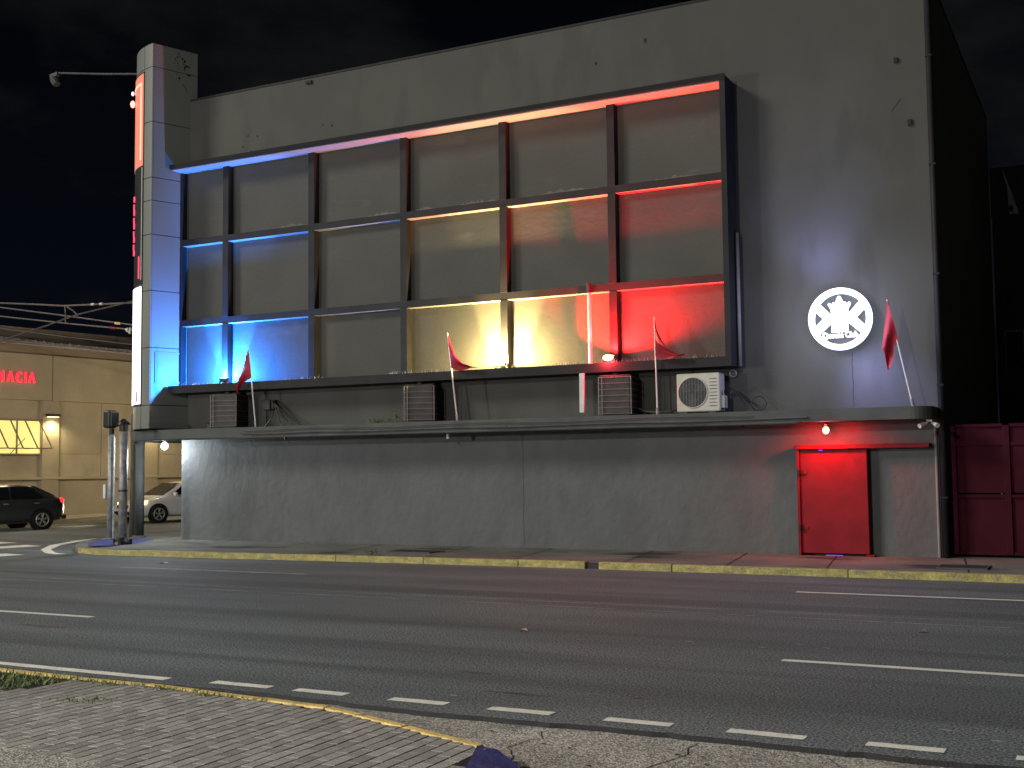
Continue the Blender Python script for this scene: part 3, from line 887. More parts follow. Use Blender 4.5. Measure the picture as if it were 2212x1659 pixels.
# glow of the lit sign; spots are added to imitate a diagonal lens streak
light('sign_glow', 'POINT', (SX, 21.25, SZ), 140, (0.55, 0.60, 1.0), radius=0.5)
light('streak_spot', 'SPOT', (SX - 0.15, 21.45, SZ + 0.35), 260, (0.36, 0.38, 1.0), radius=0.3, target=(SX - 0.45, Y0, SZ + 1.9), size=76, blend=1.0)
light('streak_spot', 'SPOT', (SX + 0.15, 21.45, SZ - 0.35), 300, (0.36, 0.38, 1.0), radius=0.3, target=(SX + 0.75, Y0, SZ - 1.5), size=80, blend=1.0)

# ================================================================== FLOOD LAMPS ON THE SILL
def flood(loc, lab, lens, vis):
    f = thing('flood_lamp', lab, 'lamp', loc, group='flood lamps on the frame sill')
    MB().box(-.11, .11, -.05, .05, .055, .14).build('housing', M['dark'], f, local=True, bevel=0.01)
    MB().box(-.095, .095, -.04, .04, .141, .147).build('lens', lens, f, local=True)
    mm = MB()
    mm.box(-.13, -.115, -.02, .02, 0, .11); mm.box(.115, .13, -.02, .02, 0, .11); mm.box(-.13, .13, -.02, .02, 0.0, .012)
    mm.build('bracket', M['dark'], f, local=True)
    if vis:
        vm = MB().box(-.17, .17, vis - .008, vis, .03, .27)
        vm.obox((-.18, vis + .02, .15), (.012, -.025, 0), (.003, .002, 0), (0, 0, .12)).obox((.18, vis + .02, .15), (.012, .025, 0), (.003, -.002, 0), (0, 0, .12))
        vm.build('glare_shield', M['dark'], f, local=True)
    return f
flood((-18.95, 21.90, 3.887), 'blue flood lamp on the sill beside the tower', M['e_blue'], None)
flood((-11.49, 21.90, 3.887), 'warm yellow flood lamp on the middle of the sill', M['e_yel'], None)
f = flood((-9.0, 21.80, 3.887), 'red flood lamp on the sill with glowing lens', M['e_rlens'], None)
MB().ball((0, -0.06, .10), 0.10, 14, 8, sx=1.15, sy=.45, sz=.62).build('glowing_front', M['e_rlens'], f, local=True)
light('flood_blue', 'SPOT', (-19.0, 21.86, 4.06), 2000, (0.02, 0.20, 1.0), radius=0.035, target=(-19.62, 22.46, 4.50), size=158, blend=0.12)
light('flood_blue', 'SPOT', (-18.96, 21.86, 4.06), 1800, (0.02, 0.20, 1.0), radius=0.035, target=(-18.5, 22.46, 4.50), size=156, blend=0.15)
light('flood_yellow', 'SPOT', (-11.50, 21.81, 4.05), 1250, (1.0, 0.72, 0.27), radius=0.035, target=(-11.95, 22.41, 4.42), size=156, blend=0.15)
light('flood_yellow', 'SPOT', (-11.48, 21.81, 4.05), 1250, (1.0, 0.72, 0.27), radius=0.035, target=(-11.03, 22.41, 4.42), size=156, blend=0.15)
light('flood_red', 'SPOT', (-8.98, 21.80, 4.10), 3200, (1.0, 0.006, 0.006), radius=0.05, target=(-8.75, 22.1, 5.6), size=150, blend=0.4)
light('flood_red_spill', 'POINT', (-9.0, 21.62, 3.95), 110, (1.0, 0.03, 0.05), radius=0.06)

# ================================================================== BULBS
def bulb(loc, lab, em, size=0.06):
    t = thing('bulb_lamp', lab, 'lamp', loc, group='bare bulbs under the ledge')
    MB().tube([(0, 0, 0), (0, 0, -0.035)], 0.06, 12).build('base', M['dark'], t, local=True)
    MB().tube([(0, 0, -0.036), (0, 0, -0.09)], [0.03, 0.026], 10).build('socket', M['pvc'], t, local=True)
    MB().ball((0, 0, -0.15), size, 12, 9, sz=1.15).build('bulb', em, t, local=True, smooth=True)
    return t
bulb((-4.78, 21.86, 2.594), 'glowing bulb under the ledge above the red door', M['e_bulb'])
bulb((-20.95, 22.05, 2.594), 'cool white bulb under the ledge at the corner', M['e_cool'], 0.085)
light('bulb_red_light', 'SPOT', (-4.78, 21.80, 2.42), 170, (1.0, 0.02, 0.025), radius=0.06, target=(-4.78, 22.35, 1.75), size=158, blend=0.4)
light('bulb_red_light', 'POINT', (-4.78, 21.80, 2.40), 28, (1.0, 0.02, 0.025), radius=0.07)
light('bulb_white_light', 'POINT', (-20.95, 21.97, 2.40), 280, (0.84, 0.95, 1.0), radius=0.07)

# ================================================================== CONDENSERS ON THE LEDGE
def condenser(loc, rz, lab):
    t = thing('condenser_unit', lab, 'air conditioner', loc, rz, 'square condensers on the ledge')
    w, h = 0.30, 0.78
    MB().box(-w, w, -w, w, 0.03, h).build('casing', M['acbody'], t, local=True, bevel=0.02)
    MB().box(-w - .015, w + .015, -w - .015, w + .015, h - 0.001, h + 0.03).build('top_cover', M['acbody'], t, local=True, bevel=0.01)
    mm = MB()
    for i in range(7):
        z = 0.05 + i * (h - .06) / 6
        for q in ([(-w - .03, -w - .03), (w + .03, -w - .03)], [(w + .03, -w - .03), (w + .03, w)], [(-w - .03, -w - .03), (-w - .03, w)]):
            mm.tube([(q[0][0], q[0][1], z), (q[1][0], q[1][1], z)], 0.006, 6)
    for xx in (-w - .03, -w + .04, w + .028):
        mm.tube([(xx, -w - .034, 0.03), (xx, -w - .034, h)], 0.009, 6)
    mm.build('wire_guard', M['wire'], t, local=True)
    lv = MB()
    for i in range(6):
        z = 0.10 + i * 0.11
        lv.obox((w + .008, 0, z), (.010, 0, -.008), (0, w - .03, 0), (0, 0, .004))
    lv.build('side_louvres', M['acbody'], t, local=True)
    MB().box(-.27, .27, -.27, .27, 0, .028).build('foot', M['dark'], t, local=True)
    MB().ball((-.05, .0, h + .075), 0.075, 10, 7, sx=1.3, sz=0.8).build('fan_cap', M['black'], t, local=True, smooth=True)
    return t
c0 = condenser((-18.78, 21.92, 2.815), math.radians(13), 'condenser left of the junction box, nearest to the sign tower')
for loc, rz, lab in (((-13.42, 21.92, 2.815), 17, 'condenser standing beside the weeds on the ledge'), ((-8.86, 21.95, 2.815), 7, 'condenser under the red flood lamp')):
    c = copy_tree(c0)
    c.location = loc
    c.rotation_euler = (0, 0, math.radians(rz))
    c['label'] = lab

# mini split unit with round fan grille
ms = thing('split_unit', 'pale beige split air conditioner with round fan grille', 'air conditioner', (-7.17, 21.95, 2.815))
MB().box(-.43, .43, -.17, .17, 0.04, .78).build('casing', M['beige'], ms, local=True, bevel=0.025)
fan = MB().tube([(-.10, -.176, .41), (-.10, -.12, .41)], .285, 32).build('fan_well', M['black'], ms, local=True)
rr = MB()
for k in range(2):
    R = 0.06 + k * 0.11
    pts = [(-.10 + R * math.cos(2 * PI * i / 28), -.185, .41 + R * math.sin(2 * PI * i / 28)) for i in range(29)]
    rr.tube(pts, 0.003, 5, cap=False)
for k in range(9):
    xx = -.10 - .24 + k * .06
    hh = math.sqrt(max(0, .285 ** 2 - (xx + .10) ** 2))
    rr.tube([(xx, -.188, .41 - hh), (xx, -.188, .41 + hh)], 0.0035, 5)
rr.build('grille', M['greypaint'], fan, local=True)
bl = MB()
for k in range(3):
    a = 2 * PI * k / 3 + .5
    bl.add([(-.10 + .03 * math.cos(a), -.178, .41 + .03 * math.sin(a)), (-.10 + .26 * math.cos(a - .35), -.1785, .41 + .26 * math.sin(a - .35)), (-.10 + .27 * math.cos(a + .1), -.178, .41 + .27 * math.sin(a + .1)), (-.10 + .2 * math.cos(a + .5), -.1775, .41 + .2 * math.sin(a + .5))], [(0, 1, 2, 3)])
bl.build('fan_blades', M['ledge'], fan, local=True)
pts = [(-.10 + .292 * math.cos(2 * PI * i / 32), -.178, .41 + .292 * math.sin(2 * PI * i / 32)) for i in range(33)]
MB().tube(pts, 0.012, 6, cap=False).build('fan_ring', M['beige'], ms, local=True)
sl = MB()
for k in range(9):
    sl.box(.23, .38, -.176, -.171, .14 + k * .065, .152 + k * .065)
sl.build('front_slots', M['acbody'], ms, local=True)
MB().box(.434, .50, -.1, .1, .10, .34).build('valve_cover', M['beige'], ms, local=True, bevel=0.01)
ft = MB(); ft.box(-.35, -.22, -.19, .19, 0, .04); ft.box(.22, .35, -.19, .19, 0, .04)
ft.build('foot', M['dark'], ms, local=True)
cb = MB()
for k, (dx, dz) in enumerate([(.30, .36), (.42, .26), (.52, .16)]):
    cb.tube([(-6.70, 21.95, 3.25 - k * .03), (-6.62 + dx * .2, 21.85, 3.32 - k * .02), (-6.55 + dx * .6, 21.8, 3.12 - k * .03), (-6.55 + dx, 21.78, 2.95), (-6.5 + dx, 21.75, 2.83)], 0.012, 6)
pts = [(-5.98 + .14 * math.cos(2 * PI * i / 18), 21.75, 2.97 + .13 * math.sin(2 * PI * i / 18)) for i in range(19)]
cb.tube(pts, 0.010, 6, cap=False)
o = cb.build('cable_coil', M['black']); tag(o, 'dark loose cables beside the pale split unit', 'cable')
o = MB().tube([(-8.5, 22.0, 2.98), (-8.3, 21.9, 2.90), (-8.0, 21.85, 2.87), (-7.75, 21.88, 2.88), (-7.62, 21.95, 2.93)], 0.018, 8).build('power_cable', M['cable'])
tag(o, 'black sagging cable between condenser and split unit', 'cable')
vt = thing('vent_pipe', 'small round pipe end poking from the wall above split unit', 'pipe', (-6.60, Y0, 3.59))
pts = [(-6.60 + .065 * math.cos(2 * PI * i / 20), 22.22, 3.59 + .065 * math.sin(2 * PI * i / 20)) for i in range(21)]
MB().tube(pts, 0.016, 8, cap=False).build('collar', M['greypaint'], vt)
MB().tube([(-6.60, 22.23, 3.59), (-6.60, 22.3, 3.59)], 0.06, 16).build('bore', M['black'], vt)
# pvc drain pipe dropping past the sill
pv = thing('pvc_pipe', 'white plastic pipe running down past the sill left of condenser', 'pipe', (-9.5, 21.66, 2.82))
MB().box(-9.575, -9.475, 21.60, 21.66, 2.90, 3.69).build('lower_run', M['pvc'], pv, bevel=0.008)
MB().tube([(-9.50, 22.02, 3.9), (-9.50, 22.0, 5.35)], 0.04, 10).build('upper_run', M['pvc'], pv)
MB().tube([(-9.50, 22.0, 5.36), (-9.5, 21.98, 5.56)], 0.055, 10).build('coupling', M['black'], pv)
# junction box with cables
jb = thing('junction_box', 'dark electrical box with drooping cables on the ledge wall', 'electrical box', (-17.9, 22.2, 3.35))
MB().box(-18.0, -17.76, 22.12, 22.30, 3.24, 3.48).build('box', M['dark'], jb, bevel=0.01)
MB().box(-17.755, -17.66, 22.16, 22.28, 3.26, 3.47).build('switch', M['black'], jb, bevel=0.008)
cm = MB()
cm.tube([(-17.92, 22.2, 3.24), (-17.92, 22.2, 2.82)], .014, 6)
cm.tube([(-17.95, 22.24, 3.48), (-17.95, 22.24, 3.72)], .010, 6)
for e in (.28, .62, .92):
    cm.tube([(-17.68, 22.15, 3.44), (-17.60 + e * .05, 22.08, 3.36), (-17.56 + e * .35, 22.04, 3.12), (-17.55 + e * .7, 22.0, 2.92), (-17.5 + e, 21.95, 2.825)], .016, 6)
cm.tube([(-17.66, 22.15, 3.38), (-17.63, 22.1, 3.15), (-17.70, 22.05, 2.98), (-17.82, 22.0, 2.825)], .014, 6)
cm.build('cables', M['black'], jb)

# ================================================================== FLAGS
def flag(loc, top, att, A, B, lab, ph=0.0):
    t = thing('flag', lab, 'flag', loc, group='red flags on the ledge')
    b = Vector(loc)
    tp = Vector(top)
    MB().tube([b, b.lerp(tp, .5), tp], [.018, .015, .011], 8).build('pole', M['pvc'], t)
    jo = b.lerp(tp, 0.07)
    MB().tube([b, jo], .030, 8).build('socket', M['galv'], t)
    def pick(pl, u):
        u *= len(pl) - 1
        i = min(int(u), len(pl) - 2)
        return Vector(pl[i]).lerp(Vector(pl[i + 1]), u - i)
    def fn_(u, v):
        p = pick(A, u).lerp(pick(B, u), v)
        y = loc[1] - 0.02 + 0.05 * math.sin(u * 8 + v * 3 + ph) * u + 0.035 * math.sin(v * 7 + u * 4 + ph) * min(1, u * 4)
        return (p.x, y, p.y)
    o = MB().grid(fn_, 22, 12).build('cloth', M['flag'], t, smooth=True, solid=1)
    return t
flag((-17.74, 21.6, 2.815), (-17.965, 21.6, 4.64), None, [(-17.96, 4.63), (-18.07, 4.40), (-18.17, 4.14), (-18.26, 3.88), (-18.32, 3.72), (-18.30, 3.62)], [(-17.86, 3.96), (-17.95, 3.93), (-18.04, 3.90), (-18.14, 3.86), (-18.22, 3.74), (-18.26, 3.60)], 'red flag drooping left, beside the junction box')
flag((-12.38, 21.6, 2.815), (-12.61, 21.6, 4.69), None, [(-12.6, 4.68), (-12.53, 4.45), (-12.40, 4.20), (-12.22, 4.02), (-12.0, 3.94), (-11.88, 3.925)], [(-12.51, 3.93), (-12.4, 3.885), (-12.3, 3.87), (-12.18, 3.88), (-12.0, 3.91), (-11.88, 3.905)], 'red flag with swept tail in front of the yellow glow', 1.0)
flag((-7.93, 21.6, 2.815), (-7.96, 21.6, 4.71), None, [(-7.955, 4.70), (-7.90, 4.45), (-7.78, 4.22), (-7.64, 4.05), (-7.5, 3.97), (-7.35, 3.96)], [(-7.945, 3.94), (-7.85, 3.90), (-7.72, 3.89), (-7.6, 3.89), (-7.47, 3.92), (-7.35, 3.94)], 'red flag with swept tail above the split unit', 2.2)
flag((-3.20, 21.6, 2.815), (-3.58, 21.6, 4.73), None, [(-3.575, 4.73), (-3.61, 4.5), (-3.65, 4.2), (-3.69, 3.88), (-3.67, 3.82), (-3.61, 3.48)], [(-3.40, 3.98), (-3.45, 3.92), (-3.49, 3.88), (-3.50, 3.72), (-3.53, 3.58), (-3.58, 3.46)], 'dark pink flag hanging limp right of the round sign', 0.4)

# weeds on the ledge
def weed(loc, n, h, spread, lab):
    m_ = MB()
    for i in range(n):
        a = random.uniform(0, 2 * PI); l = random.uniform(.4, 1) * h
        dx = math.cos(a) * random.uniform(.2, 1) * spread; dy = math.sin(a) * .2 * spread
        bx = loc[0] + random.uniform(-.5, .5) * spread; by = loc[1] + random.uniform(-.05, .05)
        m_.add([(bx - .008, by, loc[2]), (bx + .008, by, loc[2]), (bx + dx * .5 + .01, by + dy * .5, loc[2] + l * .6), (bx + dx, by + dy, loc[2] + l)], [(0, 1, 2), (0, 2, 3)])
        for q in range(3):
            f_ = random.uniform(.4, 1)
            cx, cy, cz = bx + dx * f_, by + dy * f_, loc[2] + l * f_
            m_.add([(cx, cy, cz), (cx + random.uniform(-.05, .05), cy - .01, cz + random.uniform(-.01, .04)), (cx + random.uniform(-.03, .03), cy + .01, cz + .03)], [(0, 1, 2)])
    o = m_.build('weed', M['weed'], solid=1)
    tag(o, lab, 'weed', 'weeds on the ledge')
weed((-13.98, 21.75, 2.815), 16, .34, .13, 'tall thin weed at the foot of the middle condenser')
weed((-14.4, 21.75, 2.815), 26, .13, .35, 'low weeds spreading left of the middle condenser')
weed((-19.25, 21.75, 2.815), 16, .14, .12, 'dark weed beside the condenser next to the tower')
weed((-13.35, 19.85, 0.12), 14, .13, .2, 'small weed growing at the yellow kerb')

# twin spotlight at the right end of the ledge
tl = thing('twin_spotlight', 'pair of small off white spotlights at the ledge end', 'lamp', (-2.95, 21.72, 2.59))
MB().box(-3.0, -2.9, 21.66, 21.76, 2.55, 2.594).build('mount', M['pvc'], tl, bevel=.008)
for dx, a in ((-.10, -.5), (.10, .5)):
    MB().tube([(-2.95 + dx * .4, 21.70, 2.53), (-2.95 + dx, 21.62, 2.50), (-2.95 + dx * 1.5, 21.55, 2.47)], [.02, .035, .042], 10).build('spotlight_head', M['pvc'], tl)

# ================================================================== POSTS AT THE CORNER
p1 = thing('signal_post', 'grey post with black signal box on top at the street corner', 'post', (-22.57, 21.89, 0.13))
MB().tube([(0, 0, 0), (0, 0, 2.62)], 0.085, 14).build('pole', M['galv'], p1, local=True, smooth=True)
MB().tube([(.13, -.03, .0), (.13, -.03, 2.6)], 0.028, 8).build('side_conduit', M['galv'], p1, local=True)
MB().box(-.16, .16, -.14, .14, 0, .05).build('foot', M['walk'], p1, local=True)
MB().tube([(0, 0, 2.62), (0, 0, 2.78)], 0.06, 10).build('collar', M['black'], p1, local=True)
MB().box(-.17, .06, -.14, .14, 2.79, 3.24).build('signal_box', M['black'], p1, local=True, bevel=0.05)
MB().box(.062, .13, -.13, .13, 2.82, 3.2).build('signal_back', M['dark'], p1, local=True, bevel=0.03)
MB().box(-.19, -.09, -.10, .06, 1.02, 1.38).build('push_button_box', M['pvc'], p1, local=True, bevel=0.03)
p2 = thing('capped_post', 'scarred steel post with black cap near the kerb', 'post', (-20.87, 20.62, 0.13))
MB().tube([(0, 0, 0), (0, 0, 2.75)], 0.10, 16).build('pole', M['galv'], p2, local=True, smooth=True)
MB().tube([(0, 0, 2.64), (0, 0, 2.80)], 0.105, 14).build('sleeve', M['black'], p2, local=True)
MB().tube([(0, 0, 2.80), (0, 0, 2.86), (0, 0, 2.94)], [.15, .12, .03], 14).build('cap', M['black'], p2, local=True)
MB().tube([(0, 0, 1.23), (0, 0, 1.27)], 0.107, 14).build('band', M['black'], p2, local=True)
ft = MB(); ft.tube([(0, 0, 0), (0, 0, .06), (0, 0, .16)], [.21, .19, .11], 14)
for a in range(4):
    ft.tube([(.19 * math.cos(a * PI / 2 + .6), .19 * math.sin(a * PI / 2 + .6), 0), (.19 * math.cos(a * PI / 2 + .6), .19 * math.sin(a * PI / 2 + .6), .12)], .03, 6)
ft.build('foot', M['black'], p2, local=True)
p3 = thing('wooden_post', 'weathered wooden post between the two steel posts', 'post', (-23.0, 23.15, 0.13))
MB().tube([(0, 0, 0), (.01, 0, 1.5), (-.01, 0, 3.2)], [.15, .14, .13], 10).build('trunk', M['bark'], p3, local=True, smooth=True)

# ================================================================== PHARMACY ACROSS THE SIDE STREET
A8 = math.radians(82)
pha = thing('pharmacy_building', 'tan stucco pharmacy building across the side street', 'building', (-36.5, 33.0, 0.0), A8)
# local: x along the facade, -y towards the street
def pb(name, x0, x1, y0, y1, z0, z1, m='ph', parent=None, **k):
    return MB().box(x0, x1, y0, y1, z0, z1).build(name, M[m], parent or pha, local=True, **k)
pb('wall', -13, 18, 0.16, 12, 0.0, 6.62)
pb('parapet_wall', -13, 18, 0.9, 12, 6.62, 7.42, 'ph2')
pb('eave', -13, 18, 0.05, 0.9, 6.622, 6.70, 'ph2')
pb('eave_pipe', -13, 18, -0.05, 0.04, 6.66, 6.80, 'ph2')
for i, a in enumerate((-13, -9.9, -5.25, -0.60, 4.05, 8.7, 13.3)):
    b = (-9.9, -5.25, -0.60, 4.05, 8.7, 13.3, 18)[i]
    pb('upper_panel', a + .02, b - .02, -0.06, 0.158, 4.56, 6.30)
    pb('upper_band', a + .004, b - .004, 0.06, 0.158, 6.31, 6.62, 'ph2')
for a in (-9.9, -5.25, -0.60, 4.05, 8.7, 13.3):
    pb('pilaster', a - .36, a + .36, 0.0, 0.158, 0.05, 4.555)
    for c in (a + .38, a + 2.33):
        if -2 < c < 14 or c < -6:
            pb('bay_panel', c, c + 1.93, 0.10, 0.158, 2.53, 4.55)
            pb('bay_panel', c, c + 1.93, 0.10, 0.158, 1.64, 2.51)
pb('base_trim', -13, 18, -0.05, 0.157, 1.54, 1.63, bevel=0.01)
w = pb('window', -2.98, -1.02, 0.08, 0.157, 2.54, 3.78, 'e_win')
for a, b, c, d in ((-3.04, -2.985, 2.5, 3.84), (-1.015, -0.965, 2.5, 3.84), (-2.98, -1.02, 3.785, 3.84), (-2.98, -1.02, 2.48, 2.535), (-2.02, -1.98, 2.54, 3.78)):
    pb('window_frame', a, b, 0.02, 0.156, c, d, 'ph2', w)
# skeleton awning
aw = MB()
for xx in (-2.9, -2.3, -1.7, -1.1):
    aw.tube([(xx, 0.0, 3.78), (xx, -.85, 2.72)], .03, 6)
    aw.tube([(xx, 0.06, 2.72), (xx, -.85, 2.72)], .024, 6)
aw.tube([(-2.9, -.85, 2.72), (-1.1, -.85, 2.72)], .02, 6)
aw.tube([(-2.9, 0, 3.78), (-1.1, 0, 3.78)], .02, 6)
aw.tube([(-2.3, 0.02, 2.5), (-2.0, -.5, 3.1)], .014, 6)
aw.build('awning_skeleton', M['ph2'], pha, local=True)
# fascia letters
let = thing('pharmacy_sign', 'red lit FARMACIA letters on the tan wall', 'sign', (-36.5, 33.0, 5.38), A8)
xs = [-3.93, -3.58, -3.20, -2.80, -2.406, -2.053, -1.784, -1.53]
for ch, xx in zip('FARMACIA', xs):
    me = text_mesh(ch, 0.55, 0.04, 0.010)
    me.materials.append(M['e_far'])
    o = bpy.data.objects.new('letter', me); COL.objects.link(o); o.parent = let
    o.rotation_euler = (PI / 2, 0, 0); o.location = (xx, -0.13, 0); o.scale = (0.69, 1, 1)
def wlamp(u, lab):
    p = Matrix.Rotation(A8, 4, 'Z') @ Vector((u, -0.02, 0)) + Vector((-36.5, 33.0, 3.95))
    t = thing('wall_lamp', lab, 'lamp', p, A8, 'lamps on the pharmacy pilasters')
    MB().box(-.26, .26, -.20, 0.0, 0.0, .10).build('hood', M['dark'], t, local=True, bevel=.02)
    MB().box(-.22, .22, -.17, -.03, -.022, -.002).build('lens', M['e_lamp'], t, local=True)
    q = p + Matrix.Rotation(A8, 3, 'Z') @ Vector((0, -0.22, -0.1))
    light('wall_lamp_light', 'SPOT', q, 150, (1.0, 0.82, 0.44), radius=.1, target=q + Vector((0.15, 0, -3)), size=150, blend=.8)
wlamp(-0.60, 'lit downlight on the tan pilaster beside the yellow window')
wlamp(4.05, 'lit downlight on the tan pilaster seen past the column')
lp = Matrix.Rotation(A8, 3, 'Z')
light('unseen_side_fill', 'POINT', Vector((-36.5, 33, 0)) + lp @ Vector((3.0, -5.0, 3.4)), 400, (1.0, 0.79, 0.48), radius=.4)  # unseen warm fill lamps, no posts, added to brighten pharmacy and side street
light('unseen_side_fill', 'POINT', Vector((-36.5, 33, 0)) + lp @ Vector((-5, -5.0, 4.2)), 270, (1.0, 0.78, 0.50), radius=.4)
# kerbed walk in front
kp = [(-60, 24.5), (-40, 25.0), (-36.2, 25.8), (-34.4, 27.6), (-33.6, 29.9), (-34.3, 33.8), (-34.4, 38), (-33.2, 60), (-60, 60)]
MB().prism(kp, -0.05, 0.15).build('pharmacy_walk', M['gutter'])
tag(bpy.data.objects['pharmacy_walk'], 'pale concrete walk in front of the pharmacy', kind='structure')

# ================================================================== CARS
def car(name, lab, loc, rz, paint, tail):
    t = thing(name, lab, 'car', loc, rz)
    # stations: x, low z, belt z, half width
    ST = [(2.22, .32, .58, .55), (2.16, .22, .66, .72), (1.95, .20, .74, .82), (1.5, .19, .82, .87), (1.0, .19, .90, .885), (0.2, .19, .93, .89), (-.8, .19, .95, .89), (-1.5, .20, .98, .88), (-1.95, .22, 1.0, .84), (-2.15, .26, .98, .74), (-2.24, .36, .88, .60)]
    ring = []
    for (x_, zl, zb, w_) in ST:
        hz = zl + (zb - zl) * .45
        sec = [(0, zl), (w_ * .86, zl), (w_ * .98, zl + .10), (w_, hz), (w_ * .985, zb - .10), (w_ * .93, zb - .02), (w_ * .80, zb), (0, zb + .03)]
        ring.append([(x_, y, z) for y, z in sec] + [(x_, -y, z) for y, z in sec[-2:0:-1]])
    def loft(rings):
        m_ = MB(); n_ = len(rings[0])
        vs = [p for r in rings for p in r]
        fs = [(i * n_ + k, i * n_ + (k + 1) % n_, (i + 1) * n_ + (k + 1) % n_, (i + 1) * n_ + k) for i in range(len(rings) - 1) for k in range(n_)]
        fs += [list(range(n_)), [(len(rings) - 1) * n_ + k for k in range(n_)][::-1]]
        return m_.add(vs, fs)
    body = loft(ring).build('body', paint, t, local=True, smooth=True)
    mod = body.modifiers.new('smooth', 'SUBSURF'); mod.levels = 1; mod.render_levels = 2
    CS = [(1.12, .90, .80, .78), (.80, 1.10, .80, .70), (.30, 1.36, .83, .62), (-.1, 1.43, .84, .60), (-.7, 1.44, .84, .59), (-1.2, 1.37, .83, .59), (-1.65, 1.18, .81, .64), (-2.0, 1.0, .78, .72)]
    ring = []
    for (x_, zt, wb, wt) in CS:
        sec = [(0, .86), (wb, .86), (wb * .99, .92), (wt + (wb - wt) * .35, .92 + (zt - .92) * .62 if zt > .95 else .93), (wt, zt - .035 if zt > .95 else zt + .01), (wt * .8, zt), (0, zt + .02)]
        ring.append([(x_, y, z) for y, z in sec] + [(x_, -y, z) for y, z in sec[-2:0:-1]])
    cabin = loft(ring).build('cabin', paint, t, local=True, smooth=True)
    # glazing proud of the cabin skin
    def quad(pts, name, m, par=t):
        return MB().add(pts, [list(range(len(pts)))]).build(name, m, par, local=True, solid=1)
    quad([(1.10, -.70, .965), (1.10, .70, .965), (.33, .56, 1.385), (.33, -.56, 1.385)], 'windscreen', M['glass'])
    quad([(-1.92, -.62, 1.06), (-1.92, .62, 1.06), (-1.22, .52, 1.39), (-1.22, -.52, 1.39)], 'rear_window', M['glass'])
    for s in (1, -1):
        quad([(.78, s * .845, .97), (-.30, s * .848, .98), (-.30, s * .665, 1.37), (.22, s * .672, 1.33)], 'side_window', M['glass'])
        quad([(-.38, s * .848, .98), (-1.42, s * .835, 1.0), (-1.18, s * .665, 1.30), (-.95, s * .655, 1.36), (-.38, s * .663, 1.38)], 'side_window', M['glass'])
        MB().obox((.70, s * .97, 1.0), (.05, 0, 0), (0, .09, 0), (0, 0, .06)).build('mirror', paint, t, local=True, bevel=.02)
        for hx in (-.15, -1.15):
            MB().obox((hx, s * .895, .84), (.08, 0, 0), (0, .015, 0), (0, 0, .014)).build('door_handle', M['rim'], t, local=True)
        for wx in (1.32, -1.33):
            MB().tube([(wx, s * .78, .31), (wx, s * .9, .31)], .375, 24).build('wheel_arch', M['black'], t, local=True)
            wh = MB().tube([(wx, s * .70, .31), (wx, s * .905, .31), (wx, s * .925, .31)], [.31, .31, .285], 24).build('wheel', M['tyre'], t, local=True)
            rm = MB()
            rm.tube([(wx + .205 * math.cos(2 * PI * i / 22), s * .93, .31 + .205 * math.sin(2 * PI * i / 22)) for i in range(23)], .022, 6, cap=False)
            for k in range(5):
                a = 2 * PI * k / 5 + .3
                for da in (-.16, .16):
                    rm.tube([(wx + .03 * math.cos(a), s * .935, .31 + .03 * math.sin(a)), (wx + .2 * math.cos(a + da), s * .93, .31 + .2 * math.sin(a + da))], .018, 5)
            rm.tube([(wx, s * .92, .31), (wx, s * .945, .31)], .05, 10)
            rm.build('rim', M['rim'], wh, local=True)
        # lamps
        MB().add([(2.13, s * .50, .60), (2.17, s * .46, .72), (1.70, s * .85, .80), (1.78, s * .872, .66), (2.0, s * .80, .60)], [(0, 1, 2, 3, 4)]).build('headlight', M['e_head'] if not tail else M['pvc'], t, local=True, solid=1)
        MB().ball((-2.06, s * .70, .90), .14, 10, 7, sx=.75, sy=.8, sz=.75).build('tail_light', M['e_tail'], t, local=True, smooth=True)
        MB().obox((2.12, s * .55, .36), (.10, .03 * s, 0), (-.04, .11 * s, 0), (0, 0, .045)).build('fog_lamp', M['black'], t, local=True)
    MB().box(2.14, 2.235, -.38, .38, .52, .63).build('grille', M['black'], t, local=True, bevel=.02)
    MB().box(2.12, 2.225, -.44, .44, .28, .42).build('lower_grille', M['black'], t, local=True, bevel=.02)
    MB().ball((2.24, 0, .585), .06, 10, 6, sx=.3).build('badge', M['rim'], t, local=True)
    MB().box(-2.262, -2.225, -.27, .27, .58, .70).build('number_plate', M['pvc'], t, local=True)
    MB().tube([(-1.0, 0, 1.45), (-1.16, 0, 1.58)], .008, 5).build('aerial', M['black'], t, local=True)
    MB().box(-2.26, -2.1, -.7, .7, .30, .44).build('rear_bumper', paint, t, local=True, bevel=.03)
    return t
car('dark_sedan', 'charcoal sedan cut by the picture edge with lit tail lamp', (-32.12, 26.02, 0.0), math.radians(-105), M['carblack'], True)
car('white_sedan', 'white sedan with glowing headlights behind the column', (-30.85, 33.2, 0.0), math.radians(-106), M['carwhite'], False)
hd = Vector((math.cos(math.radians(-106)), math.sin(math.radians(-106)), -0.05))
hp = Vector((-30.85, 33.2, .68)) + hd * 2.35
light('headlight_beam', 'SPOT', hp, 500, (1.0, .86, .6), radius=.08, target=(-31.45, 28.3, .7), size=60, blend=.7)

